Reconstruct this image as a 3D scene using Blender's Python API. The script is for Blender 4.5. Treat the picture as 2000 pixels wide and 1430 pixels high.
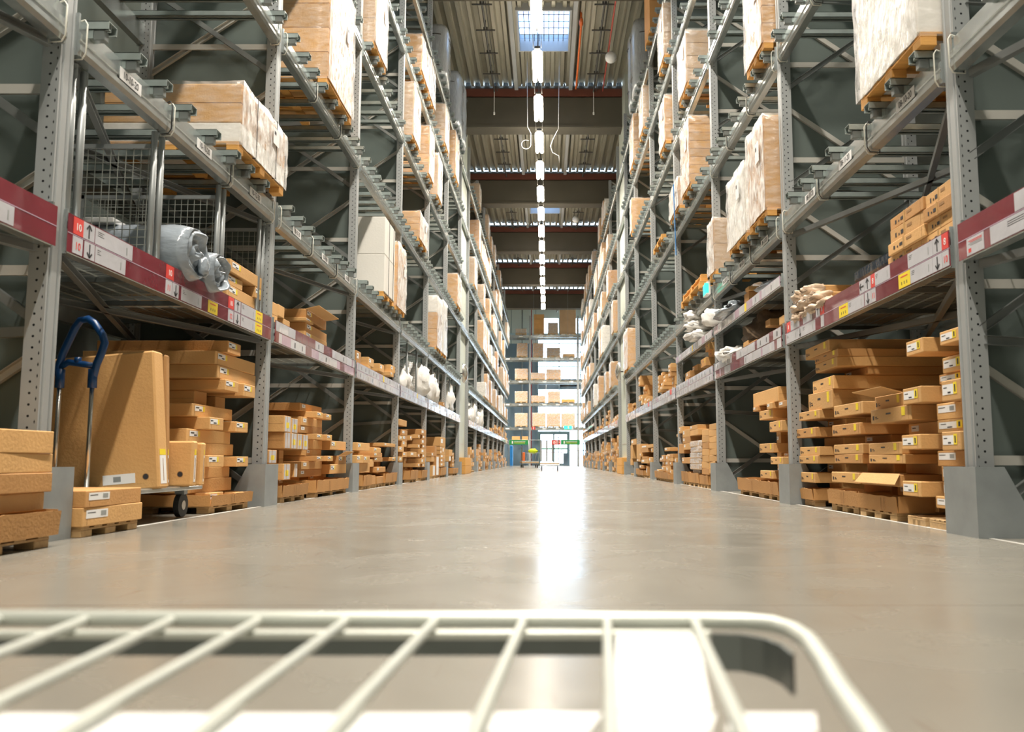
import bpy, math, random
from mathutils import Vector, Matrix, noise
for o in list(bpy.data.objects): bpy.data.objects.remove(o)
S = bpy.context.scene
C = S.collection
# ------------------------------------------------------------------ camera
cam = bpy.data.cameras.new('camera'); co = bpy.data.objects.new('camera', cam); C.objects.link(co)
cam.sensor_width = 36.0; cam.lens = 30.42; cam.shift_x = -0.034
PITCH = math.atan(184.5/1690)
co.location = (0, 0, 0.42); co.rotation_euler = (math.pi/2 + PITCH, 0, 0)
cam.clip_start = 0.05; cam.clip_end = 300
cam.dof.use_dof = True; cam.dof.focus_distance = 11.5; cam.dof.aperture_fstop = 3.1
S.camera = co
# ------------------------------------------------------------------ world, exposure
w = bpy.data.worlds.new('sky'); S.world = w; w.use_nodes = True
bg = w.node_tree.nodes['Background']
bg.inputs[0].default_value = (0.66, 0.83, 1.0, 1); bg.inputs[1].default_value = 8.0
S.view_settings.view_transform = 'Standard'; S.view_settings.look = 'None'
S.view_settings.gamma = 1; S.view_settings.use_curve_mapping = False
S.view_settings.exposure = 0.22
LAMP_W = 265.0; LAMP_COL = (1.0, 0.915, 0.80)
R = random.Random(11)

# ------------------------------------------------------------------ materials
def mat(name, col=(.5,.5,.5), rough=.5, metal=0.0, var=0.0, scale=4.0, bump=0.0, bscale=30.0, rnd=0.0, coat=0.0, spec=.5, stretch=(1,1,1)):
    m = bpy.data.materials.new(name); m.use_nodes = True
    nt = m.node_tree; N = nt.nodes; L = nt.links; b = N['Principled BSDF']
    b.inputs['Base Color'].default_value = (*col, 1); b.inputs['Roughness'].default_value = rough
    b.inputs['Metallic'].default_value = metal; b.inputs['Coat Weight'].default_value = coat
    b.inputs['Specular IOR Level'].default_value = spec
    m.diffuse_color = (*col, 1)
    if var or bump or rnd:
        tc = N.new('ShaderNodeTexCoord'); mp = N.new('ShaderNodeMapping'); L.new(tc.outputs['Object'], mp.inputs[0])
        mp.inputs['Scale'].default_value = stretch
        nz = N.new('ShaderNodeTexNoise'); nz.inputs['Scale'].default_value = scale; nz.inputs['Detail'].default_value = 5
        L.new(mp.outputs[0], nz.inputs['Vector'])
        mr = N.new('ShaderNodeMapRange'); mr.inputs['From Min'].default_value = .3; mr.inputs['From Max'].default_value = .7
        mr.inputs['To Min'].default_value = 1-var; mr.inputs['To Max'].default_value = 1+var
        L.new(nz.outputs['Fac'], mr.inputs['Value'])
        val = mr.outputs[0]
        if rnd:
            oi = N.new('ShaderNodeObjectInfo'); m2 = N.new('ShaderNodeMapRange')
            m2.inputs['To Min'].default_value = 1-rnd; m2.inputs['To Max'].default_value = 1+rnd
            L.new(oi.outputs['Random'], m2.inputs['Value'])
            mu = N.new('ShaderNodeMath'); mu.operation = 'MULTIPLY'; L.new(val, mu.inputs[0]); L.new(m2.outputs[0], mu.inputs[1]); val = mu.outputs[0]
        vm = N.new('ShaderNodeVectorMath'); vm.operation = 'SCALE'; vm.inputs[0].default_value = col
        L.new(val, vm.inputs['Scale']); L.new(vm.outputs[0], b.inputs['Base Color'])
        if bump:
            n2 = N.new('ShaderNodeTexNoise'); n2.inputs['Scale'].default_value = bscale; n2.inputs['Detail'].default_value = 3
            L.new(mp.outputs[0], n2.inputs['Vector'])
            bp = N.new('ShaderNodeBump'); bp.inputs['Strength'].default_value = bump; bp.inputs['Distance'].default_value = .02
            L.new(n2.outputs['Fac'], bp.inputs['Height']); L.new(bp.outputs[0], b.inputs['Normal'])
    return m
def emit(name, col, s):
    m = mat(name, col); b = m.node_tree.nodes['Principled BSDF']
    b.inputs['Emission Color'].default_value = (*col, 1); b.inputs['Emission Strength'].default_value = s
    return m
def film(name, col, alpha, rough=.2, bump=.6, bscale=9, stretch=(1,1,3)):
    # thin plastic film: part see-through, part milky gloss with wrinkles
    m = mat(name, col, rough, 0, .02, 3, bump, bscale, 0, 0, .8, stretch)
    nt = m.node_tree; N = nt.nodes; L = nt.links; b = N['Principled BSDF']; out = [n for n in N if n.type == 'OUTPUT_MATERIAL'][0]
    tr = N.new('ShaderNodeBsdfTransparent'); amp = min(.3, alpha*.6); mx = N.new('ShaderNodeMixShader')
    n3 = N.new('ShaderNodeTexNoise'); n3.inputs['Scale'].default_value = bscale*.8; n3.inputs['Detail'].default_value = 4
    mp = [n for n in N if n.type == 'MAPPING'][0]; L.new(mp.outputs[0], n3.inputs['Vector'])
    mr = N.new('ShaderNodeMapRange'); mr.inputs['From Min'].default_value = .35; mr.inputs['From Max'].default_value = .65
    mr.inputs['To Min'].default_value = max(0, alpha-amp); mr.inputs['To Max'].default_value = min(1, alpha+amp)
    L.new(n3.outputs['Fac'], mr.inputs['Value']); L.new(mr.outputs[0], mx.inputs[0])
    L.new(tr.outputs[0], mx.inputs[1]); L.new(b.outputs[0], mx.inputs[2]); L.new(mx.outputs[0], out.inputs['Surface'])
    return m
def punched(name, col, face):
    # painted steel with rows of round holes ('side') or slots ('front'), in object space
    m = mat(name, col, .42, .35, .06, 3); nt = m.node_tree; N = nt.nodes; L = nt.links; b = N['Principled BSDF']
    tc = N.new('ShaderNodeTexCoord'); sp = N.new('ShaderNodeSeparateXYZ'); L.new(tc.outputs['Object'], sp.inputs[0])
    def mth(op, a, c=None, d=None):
        n = N.new('ShaderNodeMath'); n.operation = op
        for i, v in enumerate((a, c, d)):
            if v is None: continue
            if isinstance(v, (int, float)): n.inputs[i].default_value = v
            else: L.new(v, n.inputs[i])
        return n.outputs[0]
    z = sp.outputs['Z']
    if face == 'side':
        u = mth('ABSOLUTE', sp.outputs['X'])
        dz = mth('SUBTRACT', mth('MODULO', mth('ADD', z, 1.0), .06), .03)
        du = mth('SUBTRACT', u, .052)
        d = mth('SQRT', mth('ADD', mth('MULTIPLY', dz, dz), mth('MULTIPLY', du, du)))
        h1 = mth('LESS_THAN', d, .0068)
        dz2 = mth('SUBTRACT', mth('MODULO', mth('ADD', z, 1.03), .06), .03)
        du2 = mth('SUBTRACT', u, .016)
        e = mth('ADD', mth('MULTIPLY', mth('ABSOLUTE', dz2), .35), mth('ABSOLUTE', du2))
        h = mth('MAXIMUM', h1, mth('LESS_THAN', e, .0042))
    else:
        u = mth('ABSOLUTE', mth('SUBTRACT', mth('ABSOLUTE', sp.outputs['Y']), .038))
        dz2 = mth('ABSOLUTE', mth('SUBTRACT', mth('MODULO', mth('ADD', z, 1.0), .06), .03))
        h = mth('MULTIPLY', mth('LESS_THAN', u, .0065), mth('LESS_THAN', dz2, .017))
    mx = N.new('ShaderNodeMix'); mx.data_type = 'RGBA'; L.new(h, mx.inputs['Factor'])
    src = b.inputs['Base Color'].links[0].from_socket
    L.new(src, mx.inputs['A']); mx.inputs['B'].default_value = (.012, .014, .015, 1)
    L.new(mx.outputs['Result'], b.inputs['Base Color'])
    return m
M = {}
M['carton'] = mat('corrugated_cardboard', (.62,.355,.135), .75, 0, .07, 2.5, .15, 60, .13)
M['carton_dark'] = mat('brown_cardboard', (.50,.26,.09), .75, 0, .07, 2.5, .15, 60, .12)
M['carton_grey'] = mat('grey_brown_cardboard', (.52,.36,.22), .75, 0, .07, 2.5, .15, 60, .1)
M['carton_white'] = mat('white_cardboard', (.80,.78,.73), .6, 0, .03, 2, .08, 40, .04)
M['seam'] = mat('carton_seam', (.30,.16,.06), .8)
M['tape'] = mat('packing_tape', (.52,.31,.12), .25)
M['paper'] = mat('label_paper', (.82,.82,.82), .45)
M['yellow'] = mat('yellow_label', (.85,.66,.03), .45)
M['ink'] = mat('black_ink', (.03,.03,.035), .5)
M['red'] = mat('red_label', (.72,.07,.06), .35)
M['maroon'] = mat('maroon_plastic', (.19,.020,.034), .22, 0, .12, 3, .25, 6, 0, .6)
M['white_pl'] = mat('clear_sleeved_paper', (.60,.60,.64), .18, 0, .06, 5, .25, 7, 0, .5)
M['rail_paper'] = mat('price_paper', (.52,.52,.56), .3, 0, .05, 6, .2, 8)
M['lilac'] = mat('lilac_plastic', (.50,.36,.46), .18, 0, .1, 4, .25, 7, 0, .5)
M['wood'] = mat('pallet_wood', (.52,.34,.16), .8, 0, .15, 6, .2, 40, .12, stretch=(1,6,6))
M['wood_orange'] = mat('orange_pallet_wood', (.68,.35,.09), .7, 0, .1, 6, .2, 40, .1, stretch=(1,6,6))
M['steel'] = mat('grey_painted_steel', (.37,.395,.40), .36, .35, .05, 3)
M['galv'] = mat('galvanised_steel', (.46,.50,.50), .27, .75, .10, 9, .05, 14)
M['bar'] = mat('galvanised_support_steel', (.38,.44,.43), .36, .55, .12, 10)
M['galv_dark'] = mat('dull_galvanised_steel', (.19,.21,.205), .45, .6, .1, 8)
M['post_side'] = punched('punched_steel_side', (.40,.42,.425), 'side')
M['post_front'] = punched('slotted_steel_front', (.40,.42,.425), 'front')
M['strut'] = mat('pale_steel_strut', (.50,.49,.45), .5, .2, .06, 4)
M['brace'] = mat('steel_brace', (.26,.275,.27), .35, .5, .06, 4)
M['panel'] = mat('green_grey_sheet', (.132,.163,.152), .40, .1, .06, .8)
M['guard'] = mat('guard_steel', (.30,.33,.34), .42, .3, .10, 6, .04, 10)
M['wire'] = mat('wire_steel', (.36,.38,.35), .4, .3)
M['tie_white'] = mat('white_tie', (.75,.74,.66), .4)
M['tie_black'] = mat('black_tie', (.02,.02,.02), .4)
M['deck'] = mat('roof_deck_steel', (.38,.37,.30), .33, .4, .06, 2)
M['roof_frame'] = mat('pale_roof_frame', (.36,.38,.39), .45)
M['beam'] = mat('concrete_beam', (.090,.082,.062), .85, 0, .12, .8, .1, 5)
M['rust'] = mat('red_brown_band', (.15,.045,.028), .6, 0, .1, 3)
M['concrete'] = mat('painted_column', (.47,.51,.45), .5, 0, .04, 1.5)
M['lamp'] = emit('lamp_tube', (1,.90,.74), 26)
M['tube_off'] = mat('white_batten', (.85,.87,.87), .4)
M['dark'] = mat('dark_metal', (.08,.08,.075), .5, .3)
M['orange'] = mat('orange_cable', (.75,.16,.03), .5)
M['cord'] = mat('white_cord', (.8,.8,.78), .5)
M['blue'] = mat('blue_plastic', (.006,.055,.19), .3, 0, .05, 6)
M['bluefilm'] = mat('blue_sheet', (.02,.20,.55), .35, 0, .1, 3, .4, 8)
M['chrome'] = mat('brushed_metal', (.62,.60,.56), .22, .9)
M['rubber'] = mat('dark_rubber', (.03,.03,.03), .6)
M['rail'] = mat('zinc_rail', (.62,.645,.59), .4, .25, .04, 8)
M['rail_white'] = mat('white_plate', (.93,.93,.92), .25)
M['endwall'] = mat('blue_grey_wall', (.18,.26,.33), .6, 0, .04, .5)
M['endpale'] = mat('pale_wall_panel', (.62,.68,.64), .6, 0, .04, .5)
M['mullion'] = mat('window_mullion', (.42,.55,.62), .4)
M['doorframe'] = mat('door_frame', (.16,.25,.27), .4)
M['green'] = mat('green_banner', (.02,.30,.08), .45)
M['exit'] = emit('exit_sign_green', (.05,.75,.50), .9)
M['hiviz'] = mat('yellow_green_cloth', (.62,.80,.02), .6)
M['greyfilm'] = mat('grey_plastic_film', (.27,.31,.35), .16, 0, .06, 5, .6, 11, 0, .4, stretch=(.5,1.4,1.4))
M['silver'] = mat('silver_wrapped_roll', (.42,.46,.49), .2, .2, .1, 5, .8, 7, 0, .4, stretch=(3,3,1))
M['bag'] = mat('white_plastic_bag', (.86,.85,.82), .3, 0, .04, 3, .8, 7)
M['beige'] = mat('beige_wrapped_goods', (.62,.47,.34), .3, 0, .2, 9, .8, 10)
M['brown_dark'] = mat('dark_brown_rug', (.16,.11,.07), .5, 0, .2, 9, .8, 8)
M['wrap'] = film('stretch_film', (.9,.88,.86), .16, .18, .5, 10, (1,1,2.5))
M['wrap_lamp_sheen'] = film('stretch_film_lamp_sheen', (.93,.92,.90), .62, .2, .8, 8, (1,2.5,1.2))  # whiter, denser film: lamp sheen painted on the aisle side of loads
M['wrap_clear'] = film('clear_film', (.85,.86,.86), .35, .12, .9, 14)
M['bluemat'] = mat('navy_film', (.03,.06,.12), .2, 0, .1, 5, .6, 10)
M['pipe_red'] = mat('red_pipe', (.50,.07,.05), .4)
M['carpet'] = mat('white_line_paint', (.62,.60,.56), .5, 0, .2, 6)
def glass(name, col, g):
    m = bpy.data.materials.new(name); m.use_nodes = True; nt = m.node_tree; N = nt.nodes; L = nt.links; N.clear()
    o = N.new('ShaderNodeOutputMaterial'); t = N.new('ShaderNodeBsdfTransparent'); t.inputs[0].default_value = (*col, 1)
    gl = N.new('ShaderNodeBsdfGlossy'); gl.inputs['Roughness'].default_value = .05; mx = N.new('ShaderNodeMixShader'); mx.inputs[0].default_value = g
    L.new(t.outputs[0], mx.inputs[1]); L.new(gl.outputs[0], mx.inputs[2]); L.new(mx.outputs[0], o.inputs[0]); return m
M['glass'] = glass('window_glass', (.95,.98,1.0), .06)
M['glass_sky'] = glass('skylight_glass', (.6,.68,.8), .04); M['glass_strip'] = glass('rooflight_strip', (.018,.028,.042), .03)
def floor_mat():
    m = mat('polished_concrete', (.235,.222,.190), .3, 0, .07, .9, 0, 30)
    nt = m.node_tree; N = nt.nodes; L = nt.links; b = N['Principled BSDF']
    tc = [n for n in N if n.type == 'TEX_COORD'][0]
    n1 = N.new('ShaderNodeTexNoise'); n1.inputs['Scale'].default_value = 1.6; n1.inputs['Detail'].default_value = 6; n1.inputs['Distortion'].default_value = 1.2
    L.new(tc.outputs['Object'], n1.inputs['Vector'])
    r = N.new('ShaderNodeMapRange'); r.inputs['From Min'].default_value = .3; r.inputs['From Max'].default_value = .7
    r.inputs['To Min'].default_value = .19; r.inputs['To Max'].default_value = .30
    L.new(n1.outputs['Fac'], r.inputs['Value']); L.new(r.outputs[0], b.inputs['Roughness'])
    # scuffs: thin streaks
    mp = N.new('ShaderNodeMapping'); mp.inputs['Rotation'].default_value = (0,0,.5); mp.inputs['Scale'].default_value = (5,.5,1); L.new(tc.outputs['Object'], mp.inputs[0])
    n2 = N.new('ShaderNodeTexNoise'); n2.inputs['Scale'].default_value = 5; n2.inputs['Detail'].default_value = 8; L.new(mp.outputs[0], n2.inputs['Vector'])
    r2 = N.new('ShaderNodeMapRange'); r2.inputs['From Min'].default_value = .64; r2.inputs['From Max'].default_value = .72; r2.inputs['To Min'].default_value = 0; r2.inputs['To Max'].default_value = .28
    L.new(n2.outputs['Fac'], r2.inputs['Value'])
    mx = N.new('ShaderNodeMix'); mx.data_type = 'RGBA'; L.new(r2.outputs[0], mx.inputs['Factor'])
    src = b.inputs['Base Color'].links[0].from_socket; L.new(src, mx.inputs['A']); mx.inputs['B'].default_value = (.16,.12,.09,1)
    # saw-cut joints across the aisle
    sp = N.new('ShaderNodeSeparateXYZ'); L.new(tc.outputs['Object'], sp.inputs[0])
    def mth(op, a, c):
        n = N.new('ShaderNodeMath'); n.operation = op
        for i, v in enumerate((a, c)):
            if isinstance(v, (int, float)): n.inputs[i].default_value = v
            else: L.new(v, n.inputs[i])
        return n.outputs[0]
    j = mth('LESS_THAN', mth('ABSOLUTE', mth('SUBTRACT', mth('MODULO', mth('ADD', sp.outputs['Y'], 9.42), 6.0), 0.0), 0), .0075)
    m3 = N.new('ShaderNodeMix'); m3.data_type = 'RGBA'; L.new(mth('MULTIPLY', j, .65), m3.inputs['Factor'])
    L.new(mx.outputs['Result'], m3.inputs['A']); m3.inputs['B'].default_value = (.10,.075,.06,1)
    L.new(m3.outputs['Result'], b.inputs['Base Color'])
    bp = N.new('ShaderNodeBump'); bp.inputs['Strength'].default_value = .012; bp.inputs['Distance'].default_value = .02
    L.new(n1.outputs['Fac'], bp.inputs['Height']); L.new(bp.outputs[0], b.inputs['Normal'])
    return m
M['floor'] = floor_mat()

# ------------------------------------------------------------------ mesh helpers
class MB:
    def __init__(s): s.v = []; s.f = []; s.m = []; s.mats = []
    def mi(s, m):
        if m not in s.mats: s.mats.append(m)
        return s.mats.index(m)
    def add(s, vs, fs, m, flip=False):
        b = len(s.v); s.v += [tuple(v) for v in vs]; i = s.mi(m)
        for f in fs: s.f.append([b+k for k in (reversed(f) if flip else f)]); s.m.append(i)
        return s
    def box(s, x0, x1, y0, y1, z0, z1, m, ch=0.0, rot=0.0, mtx=None):
        if x0 > x1: x0, x1 = x1, x0
        if y0 > y1: y0, y1 = y1, y0
        cx, cy, cz = (x0+x1)/2, (y0+y1)/2, (z0+z1)/2; a, b, c = (x1-x0)/2, (y1-y0)/2, (z1-z0)/2
        ch = min(ch, a*.45, b*.45, c*.45)
        if ch <= 0:
            vs = [(i*a, j*b, k*c) for i in (-1,1) for j in (-1,1) for k in (-1,1)]
            fs = [(0,1,3,2),(4,6,7,5),(0,4,5,1),(2,3,7,6),(0,2,6,4),(1,5,7,3)]
        else:
            vs = []; ix = {}
            for i in (-1,1):
                for j in (-1,1):
                    for k in (-1,1):
                        for ax in range(3):
                            p = [i*(a-ch), j*(b-ch), k*(c-ch)]; p[ax] = (i*a, j*b, k*c)[ax]
                            ix[(i,j,k,ax)] = len(vs); vs.append(tuple(p))
            fs = []
            for ax in range(3):
                o1, o2 = (ax+1) % 3, (ax+2) % 3
                for sg in (-1, 1):
                    q = []
                    for u, v in ((-1,-1),(1,-1),(1,1),(-1,1)):
                        t = [0,0,0]; t[ax] = sg; t[o1] = u; t[o2] = v; q.append(ix[(*t, ax)])
                    fs.append(q if sg > 0 else q[::-1])
            for ax in range(3):
                o1, o2 = (ax+1) % 3, (ax+2) % 3
                for u in (-1, 1):
                    for v in (-1, 1):
                        def g(w_, fa):
                            t = [0,0,0]; t[ax] = w_; t[o1] = u; t[o2] = v; return ix[(*t, fa)]
                        q = [g(-1,o1), g(1,o1), g(1,o2), g(-1,o2)]
                        fs.append(q if u*v > 0 else q[::-1])
            for i in (-1,1):
                for j in (-1,1):
                    for k in (-1,1):
                        q = [ix[(i,j,k,t)] for t in range(3)]; fs.append(q if i*j*k > 0 else q[::-1])
        if rot:
            cr, sr = math.cos(rot), math.sin(rot); vs = [(x*cr-y*sr, x*sr+y*cr, z) for x, y, z in vs]
        if mtx is not None: vs = [tuple(mtx @ Vector(v)) for v in vs]
        vs = [(x+cx, y+cy, z+cz) for x, y, z in vs]
        return s.add(vs, fs, m)
    def bar(s, p, q, w, h, m, up=(0,0,1)):
        p = Vector(p); q = Vector(q); d = (q-p); n = d.normalized(); u = Vector(up)
        if abs(n.dot(u)) > .99: u = Vector((1,0,0))
        r = n.cross(u).normalized(); t = r.cross(n)
        vs = []
        for e in (p, q):
            for a, b in ((-1,-1),(1,-1),(1,1),(-1,1)): vs.append(e + r*a*w/2 + t*b*h/2)
        return s.add(vs, [(0,1,2,3),(7,6,5,4),(0,4,5,1),(1,5,6,2),(2,6,7,3),(3,7,4,0)], m)
    def chan(s, p, q, w, h, t, m, up=(0,0,1)):
        # open C channel: web plus two flanges
        p = Vector(p); q = Vector(q); n = (q-p).normalized(); u = Vector(up)
        r = n.cross(u).normalized(); tt = r.cross(n)
        s.bar(p, q, t, h, m, up); o = r*(w/2)
        for e in (-1, 1): s.bar(p+o+tt*e*h/2, q+o+tt*e*h/2, w, t, m, up)
        return s
    def tube(s, pts, r, m, n=8, closed=False, cap=True):
        pts = [Vector(p) for p in pts]; K = len(pts); rs = r if isinstance(r, (list, tuple)) else [r]*K
        rings = []; prev = None
        for i, p in enumerate(pts):
            a = pts[(i-1) % K] if (closed or i > 0) else p; b = pts[(i+1) % K] if (closed or i < K-1) else p
            d = (b-a).normalized()
            if prev is None:
                u = Vector((0,0,1)) if abs(d.z) < .9 else Vector((1,0,0)); x = d.cross(u).normalized()
            else: x = (prev - d*prev.dot(d)).normalized()
            prev = x; y = d.cross(x)
            rings.append([p + (x*math.cos(2*math.pi*k/n) + y*math.sin(2*math.pi*k/n))*rs[i] for k in range(n)])
        vs = [v for rg in rings for v in rg]; fs = []
        for i in range(K if closed else K-1):
            j = (i+1) % K
            for k in range(n): fs.append((i*n+k, i*n+(k+1) % n, j*n+(k+1) % n, j*n+k))
        if cap and not closed:
            fs.append(tuple(reversed(range(n)))); fs.append(tuple((K-1)*n+k for k in range(n)))
        return s.add(vs, fs, m)
    def prism(s, poly, axis, a, b, m, mside=None):
        # poly: 2D points in the plane of the other two axes
        n = len(poly); vs = []
        for e in (a, b):
            for p, q in poly:
                vs.append({0: (e,p,q), 1: (p,e,q), 2: (p,q,e)}[axis])
        fs = [tuple(range(n)), tuple(reversed(range(n, 2*n)))]
        s.add(vs, fs, m)
        for k in range(n):
            s.add([vs[k], vs[(k+1) % n], vs[n+(k+1) % n], vs[n+k]], [(0,3,2,1)], mside[k] if mside else m)
        return s
    def quad(s, a, b, c, d, m): return s.add([a,b,c,d], [(0,1,2,3)], m)
    def text(s, body, size, m, mtx, depth=.0008):
        cu = bpy.data.curves.new('t', 'FONT'); cu.body = body; cu.size = size; cu.align_x = 'CENTER'; cu.align_y = 'CENTER'; cu.extrude = depth; cu.resolution_u = 3
        ob = bpy.data.objects.new('t', cu); C.objects.link(ob); bpy.context.view_layer.update()
        me = bpy.data.meshes.new_from_object(ob)
        s.add([mtx @ v.co for v in me.vertices], [tuple(p.vertices) for p in me.polygons], m)
        bpy.data.objects.remove(ob); bpy.data.curves.remove(cu); bpy.data.meshes.remove(me); return s
    def mesh(s, name, smooth=False):
        me = bpy.data.meshes.new(name); me.from_pydata(s.v, [], s.f)
        for k in s.mats: me.materials.append(M[k])
        me.polygons.foreach_set('material_index', s.m)
        if smooth: me.polygons.foreach_set('use_smooth', [True]*len(s.f))
        me.update(); return me
    def build(s, name, parent=None, loc=(0,0,0), smooth=False):
        o = bpy.data.objects.new(name, s.mesh(name, smooth)); C.objects.link(o); o.location = loc
        if parent: o.parent = parent
        return o
USED = {}
def tag(o, label=None, cat=None, group=None, kind=None):
    if label:
        n = len(label.split())
        if n < 4 or n > 16: print('LABEL LENGTH', n, label)
        if label in USED and USED[label] != (group or 0): print('LABEL DUP', label)
        elif label in USED and not group: print('LABEL DUP', label)
        USED[label] = group or 0
        o['label'] = label
    if cat: o['category'] = cat
    if group: o['group'] = group
    if kind: o['kind'] = kind
    return o
def empty(name, loc, rz=0):
    o = bpy.data.objects.new(name, None); C.objects.link(o); o.location = loc; o.rotation_euler = (0,0,rz); o.empty_display_size = .1; return o
def copy_tree(o, parent=None):
    c = o.copy(); C.objects.link(c)
    if parent: c.parent = parent
    for ch in list(o.children): copy_tree(ch, c)
    return c
ORD = ['lowest','second','third','fourth','fifth','sixth','seventh','eighth','ninth','tenth','eleventh','twelfth','thirteenth','fourteenth','fifteenth','sixteenth','seventeenth','eighteenth','nineteenth','twentieth']
ORD += ['twenty-'+x for x in ['first','second','third','fourth','fifth','sixth','seventh','eighth','ninth']] + ['thirtieth'] + ['thirty-'+x for x in ['first','second','third','fourth','fifth','sixth','seventh','eighth','ninth']] + ['fortieth']
NTH = ['first','second','third','fourth','fifth','sixth','seventh','eighth','ninth','tenth','eleventh','twelfth','thirteenth','fourteenth','fifteenth','sixteenth','seventeenth','eighteenth']
def lump(mb, c, r, m, seed=0, amp=.25, freq=2.2, nu=14, nv=10, sq=1.0):
    # lumpy rounded mass (bag, bundle)
    vs = []; fs = []
    for i in range(nv+1):
        th = math.pi*i/nv
        for j in range(nu):
            ph = 2*math.pi*j/nu
            d = Vector((math.sin(th)*math.cos(ph), math.sin(th)*math.sin(ph), math.cos(th)))
            if sq != 1: d = Vector([math.copysign(abs(x)**sq, x) for x in d])
            k = 1 + amp*noise.noise(d*freq + Vector((seed*3.1, seed*1.7, 0))) + amp*.5*noise.noise(d*freq*2.7 + Vector((0, seed, 0)))
            vs.append((c[0]+d.x*r[0]*k, c[1]+d.y*r[1]*k, c[2]+max(d.z*r[2]*k, -r[2])))
    for i in range(nv):
        for j in range(nu):
            a, b = i*nu+j, i*nu+(j+1) % nu
            fs.append((a, a+nu, b+nu, b))
    mb.add(vs, fs, m); return mb
# ------------------------------------------------------------------ light: lamps of the aisle row, also builds the added fill lights
def lamp(y, label=None, group=None, part=True):
    t = empty('ceiling_light', (-.24, y, 10.6))
    tag(t, label, 'ceiling light', group)
    b = MB(); b.box(-.07,.07,-.92,.92,.10,.16,'dark'); b.build('lamp_housing', t)
    for dx in (-.075, .075):
        b = MB(); b.tube([(dx,-.82,0.04),(dx,.82,0.04)], .055, 'lamp', 8); b.build('lamp_tube', t, smooth=True)
    b = MB()
    for sx in (-.10,.10):
        for k in range(9): b.box(sx-.008, sx+.008, .95+k*.09, .965+k*.09, .10,.115,'dark')
        b.box(sx-.008, sx+.008, .9, 1.8, .10,.13,'dark')
    b.build('trunking', t)
    b = MB(); b.tube([(0,-.6,.16),(0,-.6,2.05)], .006,'dark',5); b.tube([(0,.6,.16),(0,.6,2.05)], .006,'dark',5); b.build('suspension_wire', t)
    ld = bpy.data.lights.new('aisle_lamp_light', 'AREA'); ld.shape = 'RECTANGLE'; ld.size = .22; ld.size_y = 1.64; ld.energy = LAMP_W*(1.0 if y < 60 else 3.0); ld.color = LAMP_COL; ld.spread = math.radians(140)  # added fill lights past the aisle row run stronger
    lo = bpy.data.objects.new('aisle_lamp_light', ld); C.objects.link(lo); lo.parent = t; lo.location = (0, 0, -.03)
    return t
for i in range(-9, 14):
    y = 21.63 + 2.72*i
    if i < 0: lamp(y, 'long twin-tube ceiling light over the aisle, nearer than the skylight', 'lights in the row before the skylight')
    else:
        d = ['hanging right under the near skylight','just beyond the near skylight','in front of the first concrete beam'][i] if i < 3 else 'of the row, counted from the near skylight'
        tag(lamp(y), ('bright twin-tube ceiling light, %s %s' % (NTH[i], d)) if i >= 3 else 'bright twin-tube ceiling light ' + d, 'ceiling light', 'bright ceiling lights in a row')

# ------------------------------------------------------------------ setting
def struct(o): o['kind'] = 'structure'; return o
b = MB(); b.box(-9,9,-6,72,-.1,0,'floor'); struct(b.build('floor'))
for s, x in ((-1,-2.62),(1,2.40)):
    b = MB(); b.box(x-.015,x+.015,.5,26.4,0.0005,.0022,'carpet'); b.box(x-.015,x+.015,29,57,0.0005,.0022,'carpet'); struct(b.build('trim_%d' % (1 if s < 0 else 2)))
# corrugated roof deck with rooflight openings
SKY = [(5.3,7.6),(22.45,24.75),(39.6,41.9),(56.8,59.1)]
def flutes(x0, x1):
    xs = []; p = .31; x = x0
    while x < x1 - 1e-6:
        for dx, z in ((0,12.70),(.10,12.70),(.14,12.84),(.27,12.84)):
            if x+dx < x1: xs.append((x+dx, z))
        x += p
    xs.append((x1, 12.70)); return xs
b = MB()
def deck(x0, x1, y0, y1):
    ev = [y0]
    for k in range(-2,5):
        g0, g1 = 27.42+8.5*k, 28.08+8.5*k
        if y0 < g0 < y1: ev += [g0, g1]
    ev.append(y1)
    for k in range(0, len(ev), 2): deck_part(x0, x1, ev[k], ev[k+1])
def deck_part(x0, x1, y0, y1):
    pts = flutes(x0, x1); vs = []
    for X, Z in pts: vs += [(X,y0,Z),(X,y1,Z)]
    b.add(vs, [(2*i, 2*i+1, 2*i+3, 2*i+2) for i in range(len(pts)-1)], 'deck')
    vs2 = [(X,y,z+.01) for X,y,z in vs]; b.add(vs2, [(2*i, 2*i+2, 2*i+3, 2*i+1) for i in range(len(pts)-1)], 'deck')
deck(-9,-.80,-6,72); deck(.63,9,-6,72)
ys = [-6] + [v for q in SKY for v in q] + [72]
for k in range(0, len(ys), 2): deck(-.80,.63,ys[k],ys[k+1])
struct(b.build('ceiling'))
for n,(y0,y1) in enumerate(SKY):
    b = MB()
    b.box(-.86,-.80,y0-.06,y1+.06,12.62,13.15,'roof_frame'); b.box(.63,.69,y0-.06,y1+.06,12.62,13.15,'roof_frame')
    b.box(-.80,.63,y0-.06,y0,12.62,13.15,'roof_frame'); b.box(-.80,.63,y1,y1+.06,12.62,13.15,'roof_frame')
    f = struct(b.build('window_%d' % (n+2)))
    b = MB(); b.box(-.80,.63,y0,y1,13.0,13.01,'glass_sky'); b.build('pane', f)
    b = MB()
    for k in range(1,10): b.box(-.80+k*.143-.011,-.80+k*.143+.011,y0,y1,12.93,12.94,'dark')
    for k in range(1,6): b.box(-.80,.63,y0+k*.38-.014,y0+k*.38+.014,12.93,12.94,'dark')
    b.build('safety_mesh', f)
b = MB()
for k in range(-2,5): b.box(-9,9,27.42+8.5*k,28.08+8.5*k,13.0,13.01,'glass_strip')
for k in range(-2,5):
    for x in range(-22,23): b.box(x*.4-.012,x*.4+.012,27.42+8.5*k,28.08+8.5*k,12.95,12.99,'dark')
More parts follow.
